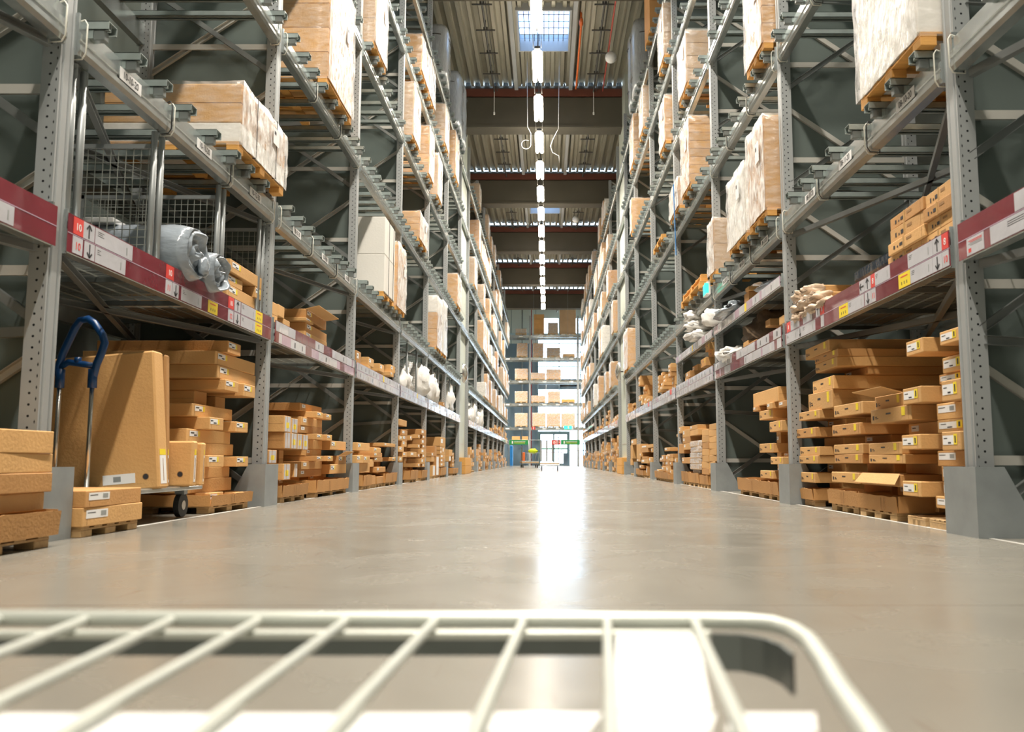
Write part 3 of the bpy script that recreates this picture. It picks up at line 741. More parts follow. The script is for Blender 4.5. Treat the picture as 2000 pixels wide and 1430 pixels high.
def settle(s, rows, base, cols, group, floor_pallets=True, pal_h=.058, noun='brown carton'):
    """rows: (u0, y0, y1, z0, z1, L, kind). drop every carton on what lies below it; recessed cartons fill gaps"""
    def clear(r):
        u0, a, c, z0, z1, L, k = r
        for g in gy[s]:
            m = .205 if z0 < .39 else .085
            if (a+c)/2 > g: m = max(m, .09)
            if u0 < FRONT[s]+(.32 if m > .1 else .11) and a < g+m and c > g-m:
                if (a+c)/2 > g: a = max(a, g+m)
                else: c = min(c, g-m)
        return (u0, a, c, z0, z1, L, k)
    rows = [q for q in map(clear, rows) if q[2]-q[1] > .09]
    placed = []; cnt = {}; rows = sorted(rows, key=lambda r: r[3])
    trays = [r for r in rows if r[6] == 'T']; others = [r for r in rows if r[6] != 'T']
    def nm(y, k, what):
        d = column_of(y, cols); cnt[d] = cnt.get(d, 0)+1; return '%s, %s in the %s' % (what, (ORD[cnt[d]-1]+' up') if cnt[d] > 1 else 'lowest', d)
    if floor_pallets:
        lo, hi = min(r[1] for r in rows), max(r[2] for r in rows)
        segs = [(r[1]+.02, r[2]-.02) for r in trays]
        for r in sorted(others, key=lambda r: r[3]):
            if r[3] < .30 and not any(a-.05 < (r[1]+r[2])/2 < c+.05 for a, c in segs):
                yy0, yy1 = r[1], r[2]
                for a, c in segs:
                    if yy0 < c < yy1 and (yy0+yy1)/2 > (a+c)/2: yy0 = c+.02
                    if yy0 < a < yy1 and (yy0+yy1)/2 < (a+c)/2: yy1 = a-.02
                if yy1-yy0 > .15: segs.append((yy0, yy1))
        segs.sort()
        for n, (a, c) in enumerate(segs):
            if c-a < .12: continue
            u = min([r[0] for r in rows if r[1] < c and r[2] > a] or [FRONT[s]])+.02
            pallet(s, u, 1.0, a+.01, c-.01, 0, pal_h, 'low pallet, %s one under the %s' % (NTH[n] if n else 'nearest', cols[0][1] if len(cols) == 1 else column_of((a+c)/2, cols)), 'low floor pallets')
            placed.append([u-.05, u+1.05, a, c, 0, pal_h])
        for r in trays:
            z1 = max(r[4], pal_h+.1)
            tray(s, r[0], r[5], r[1], r[2], pal_h+.001, z1, nm((r[1]+r[2])/2, 0, 'torn cardboard tray'), group, int(r[1]*100))
            placed.append([r[0]-.02, r[0]+r[5], r[1], r[2], 0, pal_h+.009]); 
    out = []
    for r in others:
        u0, y0, y1, z0, z1, L, kind = r
        # trim sideways clashes
        intray = [t for t in trays if t[1] < (y0+y1)/2 < t[2] and z0 < t[4]-.01]
        if intray:
            t = intray[0]; y0 = max(y0, t[1]+.022); y1 = min(y1, t[2]-.022); u0 = max(u0, t[0]+.03)
            L = min(L, t[0]+t[5]-u0-.01)
        for p in placed:
            if p[0] < u0+L and p[1] > u0 and p[5] > z0+.03 and p[4] < z1-.01:
                if p[2] < y1 and p[3] > y0:
                    if (p[2]+p[3])/2 < (y0+y1)/2: y0 = max(y0, p[3]+.006)
                    else: y1 = min(y1, p[2]-.006)
        if y1-y0 < .07: continue
        sup = base
        for p in placed:
            if p[0] < u0+L and p[1] > u0 and min(p[3], y1)-max(p[2], y0) > .015 and p[5] <= z0+.075: sup = max(sup, p[5])
        gap = z0-sup
        if 0 < gap <= .035: z0 = sup
        elif gap > .035:
            ua = u0+.26; La = L-.28; ya, yb = y0+.03, y1-.03
            for q_ in [x_ for x_ in others if x_ is not r]:
                if q_[3] < z0-.005 and q_[4] > sup+.005 and q_[1] < yb and q_[2] > ya and q_[0]+q_[5] > ua:
                    if (q_[1]+q_[2])/2 < (ya+yb)/2: ya = max(ya, q_[2]+.008)
                    else: yb = min(yb, q_[1]-.008)
            for p in placed:
                if p[0] < ua+La and p[1] > ua and p[5] > sup+.01 and p[4] < z0-.01 and p[2] < yb and p[3] > ya:
                    if (p[2]+p[3])/2 < (ya+yb)/2: ya = max(ya, p[3]+.006)
                    else: yb = min(yb, p[2]-.006)
            if yb-ya > .1 and La > .2:
                n = max(1, round(gap/.095)); hh = gap/n
                for k in range(n):
                    out.append((ua, ya, yb, sup+k*hh, sup+(k+1)*hh, La, 'S' if R.random() < .4 else '0', True)); placed.append([ua, ua+La, ya, yb, sup+k*hh, sup+(k+1)*hh])
            else: z0 = sup if gap < .12 else z0
        else: z0 = max(z0, sup)
        if z1-z0 < .035: z1 = z0+.05
        out.append((u0, y0, y1, z0, z1, L, kind, False)); placed.append([u0, u0+L, y0, y1, z0, z1])
    out.sort(key=lambda r: r[3])
    for (u0, y0, y1, z0, z1, L, kind, fill) in out:
        w_ = y1-y0
        what = 'recessed carton' if fill else {'W':'white-labelled carton','B':'barcode-labelled carton','Y':'yellow-labelled carton','P':'printed flat carton','K':'taped printed carton','E':'taped upright carton','C':'clear-sleeved carton','S':'small-labelled carton','0':'plain brown carton'}[kind]
        carton(s, u0, L, y0, y1, z0, z1, kind, nm((y0+y1)/2, 0, what), group)
    return placed
def heap(s, y0, y1, top, seed, trays=True, base=.058, front=None, w=(.35,.9), flat=False):
    """rows for an untidy carton pile"""
    r = random.Random(seed); rows = []; y = y0; F = front or FRONT[s]-.01
    while y < y1-.2:
        wd = min(r.uniform(*w), y1-y); H = top*r.uniform(.55,1.05); kind = r.choice('WSSS0P'); h = r.uniform(.07,.12)
        z = base
        if trays: rows.append((F-.03, y, y+wd, base, base+r.uniform(.11,.16), .8, 'T')); z = base+.008
        while z < H:
            hh = h*r.uniform(.85,1.2); off = r.choice([0,0,.02,.07,.12]); a = r.uniform(.03,.06); c = r.uniform(.03,.06)
            if r.random() < .22 and wd > .6:
                mid = y+wd*r.uniform(.4,.6); rows.append((F+r.choice([0,.05]), y+a, mid-.01, z, z+hh, .8, kind)); rows.append((F+r.choice([0,.05]), mid+.01, y+wd-c, z, z+hh, .8, kind))
            else: rows.append((F+off, y+a, y+wd-c, z, z+hh, .9, kind))
            z += hh
        y += wd+.03
    return rows
def T(rows, du=0): return [(u+du, a, c, z0, z1, L, k) for u, a, c, z0, z1, L, k in rows]
L0 =[(2.45,3.96,4.31,0.465,0.563,0.9,'W'),(2.45,3.98,4.32,0.368,0.454,0.9,'W'),(2.45,3.99,4.32,0.275,0.361,0.9,'W'),(2.47,4.03,4.36,0.178,0.267,0.9,'W'),(2.41,3.94,4.32,0.058,0.19,0.9,'T')]
L1a =[(2.52,4.76,5.43,0.166,0.255,0.8,'W'),(2.52,4.77,5.45,0.069,0.162,0.8,'W')]
L1b =[(2.67,7.19,7.49,1.312,1.421,1.1,'Y'),(2.72,7.07,8.01,1.211,1.32,1.1,'Y'),(2.72,7.08,8.06,1.089,1.208,1.1,'Y'),(2.67,7.16,7.47,1.002,1.093,0.8,'Y'),(2.67,7.6,7.9,0.985,1.095,0.8,'Y'),(2.79,6.79,7.68,0.764,0.868,0.9,'Y'),(2.69,6.91,7.21,0.667,0.766,0.9,'Y'),(2.69,7.5,7.8,0.66,0.756,0.9,'Y'),(2.79,6.72,7.65,0.571,0.667,0.9,'Y'),(2.79,6.82,7.73,0.484,0.562,0.9,'Y'),(2.69,6.91,7.25,0.372,0.462,0.9,'Y'),(2.69,7.53,7.84,0.367,0.454,0.9,'Y'),(2.81,6.88,7.73,0.276,0.366,0.9,'0'),(2.81,6.89,7.76,0.17,0.274,0.9,'0'),(2.71,7.01,7.32,0.078,0.16,0.9,'Y'),(2.71,7.62,7.92,0.075,0.143,0.9,'Y'),(2.65,6.89,7.84,0,0.092,1.0,'T')]
L2a =[(2.77,9.72,10.63,0.976,1.068,1.15,'S'),(2.64,9.93,10.21,0.899,0.979,0.8,'Y'),(2.64,10.34,10.61,0.921,0.976,0.8,'Y'),(2.75,9.7,10.6,0.818,0.91,0.9,'S'),(2.75,9.66,10.58,0.724,0.813,0.9,'S'),(2.64,8.7,8.95,0.709,0.87,0.5,'E'),(2.64,8.97,9.19,0.709,0.856,0.5,'E'),(2.64,8.74,8.95,0.539,0.706,0.5,'E'),(2.64,8.95,9.18,0.538,0.705,0.5,'E'),(2.64,9.19,9.37,0.536,0.702,0.5,'E'),(2.64,9.39,9.61,0.532,0.7,0.5,'E'),(2.64,9.96,10.22,0.667,0.725,0.8,'Y'),(2.64,10.41,10.67,0.671,0.729,0.7,'Y'),(2.75,10.02,10.64,0.563,0.66,0.9,'0'),(2.77,9.96,10.69,0.476,0.553,0.9,'S'),(2.66,10.67,11.51,0.549,0.664,0.9,'Y'),(2.64,9.97,10.26,0.416,0.472,0.8,'Y'),(2.64,10.49,10.74,0.418,0.475,0.8,'Y'),(2.66,11.09,11.54,0.387,0.482,0.8,'Y'),(2.73,9.67,10.58,0.324,0.411,0.9,'S'),(2.75,9.67,10.62,0.233,0.32,0.9,'S'),(2.66,10.7,11.54,0.254,0.372,0.9,'Y'),(2.64,8.74,8.97,0.223,0.387,0.5,'E'),(2.66,8.31,8.57,0.392,0.521,0.5,'E'),(2.69,9.27,9.4,0.241,0.389,0.5,'E'),(2.6,8.58,9.47,0.06,0.188,0.7,'T'),(2.6,9.85,11.41,0.063,0.21,0.9,'T')]
L3a =[(2.66,12.17,13.06,0.56,0.673,0.8,'Y'),(2.67,14.23,15.6,0.652,0.71,1.0,'S'),(2.66,13.36,13.94,0.544,0.619,0.8,'Y'),(2.66,13.34,14.07,0.473,0.539,0.8,'Y'),(2.66,13.38,14.08,0.4,0.466,0.8,'Y'),(2.64,12.1,12.51,0.389,0.495,0.8,'Y'),(2.64,12.54,12.99,0.388,0.487,0.8,'Y'),(2.66,14.96,15.49,0.41,0.476,1.0,'Y'),(2.67,12.37,13.12,0.242,0.383,0.8,'0'),(2.67,13.15,13.43,0.324,0.435,0.8,'0'),(2.64,13.49,14.26,0.233,0.319,0.8,'S'),(2.61,12.39,12.94,0.077,0.221,0.8,'T'),(2.64,13.12,13.45,0.07,0.188,0.8,'0'),(2.64,13.51,14.13,0.065,0.17,0.6,'0'),(2.62,14.14,15.63,0.095,0.222,0.8,'T')]
L4a =[(2.63,15.78,16.33,0.882,0.975,0.6,'W'),(2.63,15.48,15.85,0.782,0.865,0.6,'W'),(2.63,15.86,16.31,0.79,0.876,0.6,'W'),(2.63,15.8,16.32,0.682,0.778,0.6,'W'),(2.63,15.5,15.97,0.591,0.672,0.6,'W'),(2.63,15.88,16.35,0.48,0.574,0.6,'W'),(2.63,15.52,15.83,0.398,0.489,0.6,'W'),(2.63,15.45,16.26,1.048,1.159,0.6,'0'),(2.63,18.15,19.02,0.963,1.075,1.0,'S'),(2.63,16.68,16.96,0.81,0.897,0.8,'S'),(2.63,17.75,18.01,0.87,0.948,0.9,'S'),(2.63,18.37,18.89,0.876,0.958,0.9,'S'),(2.63,18.21,19.04,0.766,0.869,1,'S'),(2.63,17.74,18.02,0.676,0.749,0.9,'S'),(2.63,18.37,18.92,0.682,0.755,0.9,'S'),(2.63,18.19,19.02,0.566,0.67,1,'S'),(2.63,16.75,17.56,0.494,0.588,0.8,'S'),(2.63,17.76,18.04,0.481,0.555,0.9,'S'),(2.63,18.39,18.94,0.48,0.556,0.9,'S'),(2.63,18.21,19.04,0.367,0.465,1,'S'),(2.63,17.78,18.08,0.284,0.359,0.9,'S'),(2.63,18.41,18.99,0.279,0.351,0.9,'S'),(2.59,16.53,17.45,0.094,0.245,0.7,'T'),(2.59,18.01,18.84,0.055,0.229,0.8,'T')]
L5a =[(2.63,21.45,22.63,0.78,1.001,0.9,'S'),(2.63,20.38,20.75,0.531,0.758,0.7,'0'),(2.63,21.46,21.82,0.684,0.769,0.8,'S'),(2.63,19.83,20.35,0.508,0.605,0.7,'S'),(2.63,19.84,20.37,0.391,0.502,0.7,'0'),(2.63,21.47,21.89,0.579,0.677,0.8,'S'),(2.63,21.88,22.5,0.582,0.775,0.8,'S'),(2.63,21.49,22.52,0.473,0.572,0.8,'S'),(2.61,20.52,21.06,0.082,0.524,0.5,'E'),(2.63,21.5,22.53,0.375,0.466,0.8,'S'),(2.63,21.51,22.54,0.262,0.368,0.8,'S'),(2.61,19.91,20.37,0.079,0.313,0.6,'E'),(2.6,21.28,22.95,0.055,0.257,0.8,'T'),(2.63,23.43,24.43,0.555,0.716,0.8,'0'),(2.63,23.38,23.87,0.394,0.547,0.6,'E'),(2.63,24.22,24.67,0.551,0.639,0.6,'S'),(2.63,24.23,24.68,0.448,0.543,0.6,'S'),(2.63,24.24,24.69,0.353,0.44,0.6,'S'),(2.63,24.25,24.7,0.242,0.345,0.6,'S'),(2.6,24.06,25.46,0.055,0.212,0.6,'T')]
LS1 =[(2.7,7.24,8.2,2.027,2.134,0.9,'Y'),(2.72,7.25,7.61,1.935,2.008,0.8,'Y'),(2.7,7.89,8.21,1.934,2.026,0.8,'Y'),(2.72,7.23,8.22,1.812,1.921,0.9,'Y')]
LS2 =[(2.7,8.4,8.58,1.859,1.977,0.6,'0'),(2.7,8.59,8.79,1.854,1.986,0.6,'0'),(2.7,8.4,8.57,1.746,1.853,0.6,'0'),(2.7,8.77,8.99,1.75,1.87,0.6,'0'),(2.72,9.64,10.55,2.031,2.125,0.9,'Y'),(2.7,9.57,9.9,1.97,2.016,0.8,'Y'),(2.7,10.19,10.5,1.938,2.026,0.8,'Y'),(2.73,9.68,10.63,1.89,1.977,0.9,'Y'),(2.72,9.64,10.6,1.793,1.872,0.9,'Y')]
LS3 =[(2.7,12.19,12.48,1.797,1.978,0.6,'S'),(2.7,13.03,13.42,1.872,1.982,0.7,'S'),(2.7,12.99,13.18,1.809,1.857,0.7,'0'),(2.7,13.92,14.27,1.861,1.984,0.7,'S'),(2.7,14.91,15.56,1.986,2.074,0.7,'S'),(2.7,14.86,15.18,1.876,1.953,0.7,'S')]
R1a =[(2.42,4.97,5.28,1.121,1.203,0.8,'W'),(2.4,5.46,5.73,1.108,1.203,0.9,'W'),(2.47,5.09,5.37,0.965,1.054,0.8,'W'),(2.49,5.14,5.47,0.914,0.957,0.8,'W'),(2.4,4.93,5.25,0.806,0.897,0.9,'W'),(2.47,5.08,5.48,0.676,0.774,0.9,'W'),(2.47,5.09,5.48,0.594,0.672,0.9,'W'),(2.4,4.94,5.27,0.498,0.591,0.9,'W'),(2.47,5.09,5.5,0.397,0.48,0.9,'W'),(2.47,5.1,5.45,0.309,0.384,0.9,'W'),(2.4,4.96,5.29,0.202,0.291,0.8,'W'),(2.45,5.07,5.51,0.124,0.198,0.9,'W'),(2.47,7.48,8.21,1.363,1.474,1.25,'P'),(2.48,7.33,7.95,1.307,1.372,1.25,'P'),(2.48,7.32,7.95,1.22,1.303,1.25,'P'),(2.48,7.42,8.05,1.071,1.152,1.25,'P'),(2.47,7.48,8.15,0.906,1.036,1.1,'P'),(2.44,7.77,8.36,0.797,0.877,0.8,'P'),(2.44,7.85,8.49,0.634,0.722,0.8,'P'),(2.45,7.83,8.4,0.472,0.546,0.8,'P'),(2.44,7.84,8.41,0.391,0.466,0.8,'P'),(2.44,7.94,8.51,0.216,0.309,0.8,'P'),(2.42,6.63,7.29,0.779,0.873,0.9,'P'),(2.42,6.7,7.35,0.623,0.713,0.9,'P'),(2.42,6.66,7.32,0.478,0.55,0.9,'P'),(2.42,6.67,7.32,0.397,0.472,0.9,'P'),(2.42,6.75,7.41,0.239,0.325,0.9,'P'),(2.45,5.95,6.45,0.82,0.887,0.8,'P'),(2.4,5.7,6.41,0.687,0.788,0.9,'P'),(2.41,5.89,6.51,0.474,0.547,0.9,'P'),(2.41,5.85,6.51,0.398,0.462,0.9,'P'),(2.41,5.94,6.67,0.24,0.324,0.9,'P'),(2.38,5.48,5.77,0.789,0.893,0.9,'W'),(2.38,5.52,5.82,0.492,0.588,0.9,'W'),(2.38,5.55,5.84,0.188,0.285,0.9,'W'),(2.44,8.0,8.61,0.048,0.171,0.6,'T'),(2.43,6.82,7.52,0.068,0.191,0.7,'T'),(2.42,6.03,6.79,0.058,0.181,0.9,'T')]
R2a =[(2.44,9.11,10.2,1.063,1.199,0.9,'0'),(2.42,9.92,10.15,0.987,1.041,0.7,'S'),(2.42,9.28,9.51,0.982,1.043,0.7,'S'),(2.42,8.63,9.03,0.965,1.029,0.7,'S'),(2.44,9.38,9.92,0.875,0.977,0.8,'P'),(2.42,8.92,9.42,0.725,0.833,0.8,'P'),(2.42,9.3,9.88,0.506,0.606,0.9,'P'),(2.42,8.93,9.41,0.378,0.457,0.8,'P'),(2.42,9.33,9.88,0.223,0.309,0.8,'P'),(2.42,9.91,11.02,0.051,0.218,0.8,'T'),(2.4,9.04,9.89,0.05,0.209,0.9,'T')]
R3a =[(2.4,15.24,16.23,0.906,1.019,0.7,'S'),(2.4,15.69,16.04,0.85,0.904,0.6,'S'),(2.4,14.56,15.31,0.83,0.95,0.7,'S'),(2.4,13.82,14.55,0.932,0.992,0.7,'S'),(2.4,13.73,14.54,0.827,0.92,0.8,'0'),(2.4,14.57,15.32,0.723,0.819,0.7,'S'),(2.4,15.28,16.38,0.544,0.713,0.8,'0'),(2.4,14.56,15.24,0.604,0.711,0.7,'S'),(2.4,15.55,16.33,0.364,0.469,0.7,'S'),(2.4,14.56,15.48,0.368,0.471,0.7,'S'),(2.4,15.51,16.25,0.061,0.241,0.6,'T'),(2.4,14.77,15.48,0.056,0.244,0.6,'T'),(2.4,13.74,14.73,0.06,0.233,0.7,'T'),(2.4,12.95,13.65,0.041,0.207,0.7,'T'),(2.4,16.95,17.72,0.605,0.676,0.7,'S'),(2.4,16.53,17.37,0.478,0.547,0.7,'S'),(2.4,16.54,17.38,0.401,0.47,0.7,'S'),(2.4,16.84,17.57,0.236,0.323,0.7,'S'),(2.4,16.78,17.74,0.113,0.22,0.7,'0'),(2.4,16.79,17.7,0.031,0.109,0.7,'0'),(2.4,12.84,13.43,0.793,0.888,0.5,'0'),(2.4,12.85,13.44,0.695,0.79,0.5,'0'),(2.4,12.86,13.45,0.597,0.692,0.5,'0'),(2.4,12.87,13.46,0.499,0.594,0.5,'0'),(2.4,12.89,13.47,0.401,0.496,0.5,'0'),(2.4,12.9,13.49,0.303,0.398,0.5,'0'),(2.4,12.91,13.5,0.205,0.3,0.5,'0'),(2.4,12.21,12.8,0.861,0.948,0.5,'0'),(2.4,12.22,12.81,0.77,0.858,0.5,'0'),(2.4,12.23,12.82,0.68,0.767,0.5,'0'),(2.4,12.24,12.83,0.59,0.677,0.5,'0'),(2.4,12.25,12.84,0.499,0.587,0.5,'0'),(2.4,12.26,12.85,0.409,0.496,0.5,'0'),(2.4,12.27,12.86,0.319,0.406,0.5,'0'),(2.4,12.28,12.87,0.229,0.316,0.5,'0'),(2.38,13.45,14.37,0.64,0.727,0.5,'C'),(2.38,13.46,14.38,0.549,0.636,0.5,'C'),(2.38,13.47,14.39,0.458,0.545,0.5,'C'),(2.38,13.48,14.4,0.367,0.454,0.5,'C'),(2.38,13.49,14.41,0.276,0.363,0.5,'C'),(2.38,13.5,14.42,0.185,0.273,0.5,'C')]
R4a =[(2.38,22.96,24.52,0.861,1.001,0.6,'S'),(2.38,22.08,24.06,0.463,0.839,0.4,'0'),(2.38,19.45,21.9,0.71,0.787,1,'S'),(2.38,20.45,22.07,0.611,0.715,0.7,'0'),(2.38,19.4,19.83,0.602,0.697,0.7,'S'),(2.36,21.7,22.1,0.528,0.613,1,'S'),(2.38,20.58,21.83,0.464,0.514,0.8,'0'),(2.38,22.17,23.98,0.391,0.458,0.8,'S'),(2.38,20.48,21.94,0.35,0.455,0.8,'S'),(2.38,19.43,20.27,0.379,0.494,0.8,'S'),(2.36,21.47,22.2,0.218,0.305,0.8,'S'),(2.36,22.22,23.71,0.032,0.221,0.8,'T'),(2.36,21.3,22.15,0.048,0.187,0.8,'T'),(2.38,20.56,20.85,0.068,0.276,0.7,'S'),(2.38,24.25,24.8,0.29,0.472,0.5,'0'),(2.38,24.2,24.87,0.005,0.211,0.5,'0'),(2.38,24.14,24.72,0.48,0.844,0.5,'0')]
RS1 =[(2.45,5.47,6.03,2.048,2.13,0.8,'K'),(2.45,5.5,6.03,1.965,2.044,0.8,'K'),(2.43,5.45,6.03,1.856,1.941,0.8,'K'),(2.45,5.5,6.09,1.785,1.859,0.8,'K'),(2.45,4.98,5.45,2.046,2.122,0.8,'K'),(2.43,4.95,5.45,1.951,2.024,0.8,'K'),(2.45,5.01,5.44,1.862,1.938,0.8,'K'),(2.45,5.01,5.5,1.769,1.858,0.8,'K')]
RX2 =[(2.45,10.36,10.52,2.473,2.528,1,'0'),(2.47,10.44,10.67,2.292,2.48,0.9,'0')]
RS2 =[(2.45,9.4,9.59,1.895,1.974,0.8,'0'),(2.45,8.72,9.02,1.833,1.92,0.7,'0'),(2.45,10.46,10.7,1.821,1.878,0.6,'0'),(2.45,10.05,10.44,1.771,1.831,0.6,'0'),(2.45,9.59,10.04,1.768,1.811,0.7,'0')]

L0 = [(q[0],3.42)+q[2:6]+('B' if q[6] == 'W' else 'T',) for q in L0]
settle(-1, L0, 0, [(99,'pile beside the nearest left guard')], 'cartons on the floor, left row')
settle(-1, L1a, 0, [(99,'low pile right of the nearest left guard')], 'cartons on the floor, left row')
settle(-1, L1b, 0, [(99,'tall pile left of the second left guard')], 'cartons on the floor, left row')
settle(-1, L2a, 0, [(9.55,'pile of upright bundles in the third left bay'),(10.75,'middle pile of the third left bay'),(99,'far pile of the third left bay')], 'cartons on the floor, left row')
settle(-1, L3a, 0, [(13.14,'near pile of the fourth left bay'),(14.1,'middle pile of the fourth left bay'),(99,'far pile of the fourth left bay')], 'cartons on the floor, left row')
settle(-1, L4a, 0, [(16.45,'near pile of the fifth left bay'),(17.65,'middle pile of the fifth left bay'),(99,'tall far pile of the fifth left bay')], 'cartons on the floor, left row')
settle(-1, L5a, 0, [(21.3,'near pile of the sixth left bay'),(23.2,'tall pile of the sixth left bay'),(99,'pile just before the left column')], 'cartons on the floor, left row')
settle(1, R1a, 0, [(5.52,'pile beside the nearest right guard'),(6.62,'second pile of the near right bay'),(7.6,'middle pile of the near right bay'),(99,'far pile of the near right bay')], 'cartons on the floor, right row')
settle(1, R2a, 0, [(99,'pile before the second right guard')], 'cartons on the floor, right row')
settle(1, R3a, 0, [(12.83,'light small-box pile, nearest in its bay'),(13.45,'light pile behind the third right guard'),(14.46,'clear-sleeved pile of the right row'),(15.45,'middle pile of the fourth right bay'),(16.45,'far pile of the fourth right bay'),(99,'small pile beyond the fourth right guard')], 'cartons on the floor, right row')
settle(1, R4a, 0, [(20.4,'pile by the fifth right guard'),(22.3,'wide pile of the right row'),(99,'far pile before the right column')], 'cartons on the floor, right row')
SH = DECK1+.001
for nme, s, rows, d in (('a',-1,LS1,'stack by the rolled mattress on the first shelf'),('b',-1,LS2[:4],'small stack right of the second left post'),('c',-1,LS2[4:],'open-topped shelf stack of the third left bay'),('d',-1,LS3,'shelf stack of the fourth left bay'),
                    ('e',1,RS1[:4],'far column of the printed shelf stack'),('f',1,RS1[4:],'near column of the printed shelf stack'),('g',1,RS2,'shelf boxes by the second right post')):
    k = min(r[3] for r in rows); off = 0 if abs(k-SH) < .12 else 0
    settle(s, rows, SH, [(99, d)], 'cartons on the first shelf, %s row' % SIDE[s], floor_pallets=False)
settle(1, RX2, LXZ+.112, [(99,'orange-brown pile on the extra right shelf')], 'cartons on the extra shelf, right row', floor_pallets=False)
# further shelf cartons
settle(1, heap(1,12.9,14.1,.62+SH,5,False,SH,w=(.3,.6)), SH, [(99,'tall shelf pile of the fourth right bay')], 'cartons on the first shelf, right row', floor_pallets=False)
settle(1, heap(1,14.3,15.6,.3+SH,6,False,SH,w=(.3,.6)), SH, [(99,'low shelf pile of the fourth right bay')], 'cartons on the first shelf, right row', floor_pallets=False)
settle(1, heap(1,12.4,13.3,.22+LXZ+.112,7,False,LXZ+.112,w=(.3,.5)), LXZ+.112, [(99,'upper shelf pile of the fourth right bay')], 'cartons on the extra shelf, right row', floor_pallets=False)
settle(1, heap(1,16.5,18.6,.45+SH,8,False,SH,w=(.4,.7)), SH, [(99,'shelf pile of the fifth right bay')], 'cartons on the first shelf, right row', floor_pallets=False)
settle(1, heap(1,20.0,22.7,.78+SH,9,False,SH,w=(.5,.8)), SH, [(99,'tall shelf pile of the sixth right bay')], 'cartons on the first shelf, right row', floor_pallets=False)
settle(1, heap(1,23.6,25.6,.85+SH,10,False,SH,w=(.5,.8)), SH, [(99,'shelf pile beside the right column')], 'cartons on the first shelf, right row', floor_pallets=False)
settle(-1, heap(-1,22.0,22.6,.35+SH,12,False,SH,w=(.5,.8)), SH, [(99,'little shelf stack of the sixth left bay')], 'cartons on the first shelf, left row', floor_pallets=False)
settle(1, [r for r in heap(1,16.6,19.2,.55,31)], 0, [(99,'low pile of the fifth right bay')], 'cartons on the floor, right row')
# cartons of the distant bays: one object
b = MB(); b2 = MB(); r_ = random.Random(77)
for s, y0 in ((-1,29.2),(1,29.2)):
    for k in range(8):
        a0 = (28.98 if s < 0 else 28.93)+(LP if s < 0 else RP)*k
        for base, H in ((.06, r_.uniform(.6,1.25)), (DECK1+.002, r_.uniform(.2,.75))):
            if s < 0 and base > 1 and k < 3: continue
            y = a0+.2
            while y < a0+3.3:
                wd = r_.uniform(.45,.8); z = base; h = r_.uniform(.09,.15); top = base+H*r_.uniform(.4,1)
                if y+wd > a0+3.45: break
                while z < top:
                    o = r_.choice([0,.04,.1]); u = FRONT[s]-.03+o; b.box(s*u, s*(u+.9), y, y+wd, z, z+h-.002, r_.choice(['carton','carton','carton_dark','carton_grey']), .004)
                    if r_.random() < .5: b.box(s*(u-.001), s*(u-.003), y+wd*.1, y+wd*.4, z+h*.3, z+h*.8, 'paper')
                    z += h
                if base < 1: b2.box(s*(FRONT[s]), s*(FRONT[s]+.9), y, y+wd, .04, .058, 'wood'); [b2.box(s*(FRONT[s]+.02+e), s*(FRONT[s]+.12+e), y+f*(wd-.1), y+f*(wd-.1)+.1, 0, .04, 'wood') for e in (0,.7) for f in (0,.5,1)]
                y += wd+r_.uniform(.02,.3)
for (s,u0,L,y0,y1,z0,z1,kind) in FAR:
    b.box(s*u0, s*(u0+L), y0, y1, z0+.0005, z1-.001, r_.choice(['carton','carton','carton_dark']), .004); f = s*(u0-.0008)
    d0, d1 = ((y0, y1) if s < 0 else (y1, y0)); P_ = lambda a: d0+(d1-d0)*a
    if kind == 'E': b.box(f, f-s*.001, P_(.12), P_(.88), z0+.02, z1-.02, 'paper')
    elif kind in 'WYSPK': b.box(f, f-s*.001, P_(.08), P_(.45), z0+(z1-z0)*.35, z0+(z1-z0)*.8, 'paper')
    if kind in 'WY': b.box(f, f-s*.0012, P_(.45), P_(.56), z0+(z1-z0)*.35, z0+(z1-z0)*.8, 'yellow')
tag(b.build('carton'), 'brown cartons piled further off, from the fifth bays to the far end', 'carton', 'distant cartons', 'stuff')
tag(b2.build('pallet'), 'low floor pallets under the cartons of the distant bays', 'pallet', 'distant pallets', 'stuff')
def flap(s, y, z, w_, out, up, lab=None):
    best = min((o for o in C.objects if o.name.startswith('carton') and o.get('category') == 'carton' and o.get('kind') is None and (o.location.x > 0) == (s > 0)),
               key=lambda o: abs(o.location.y-y)+2*abs(o.location.z+max(v[2] for v in o.bound_box)-z))
    bb = best.bound_box; top = max(v[2] for v in bb); xs = [v[0] for v in bb]; xf = min(xs) if s > 0 else max(xs); xf = -s*abs(xf); ys = [v[1] for v in bb]; a, c = min(ys)+.01, max(ys)-.01
    b = MB(); P = []
    for th in (0, .005):
        for u, v in ((xf,a),(xf,c),(xf-s*out,c+.03),(xf-s*out,a-.03)):
            P.append((u, v, top+th+(up if u != xf else 0)))
    b.add(P, [(0,1,2,3),(7,6,5,4),(0,4,5,1),(1,5,6,2),(2,6,7,3),(3,7,4,0)], 'carton'); b.build('open_flap', best)
flap(1, 6.15, .90, .7, .16, .035); flap(1, 6.3, .325, .7, .05, -.07); flap(-1, 10.2, 2.12, .6, .15, .03); flap(-1, 11.3, .48, .4, .10, .05)
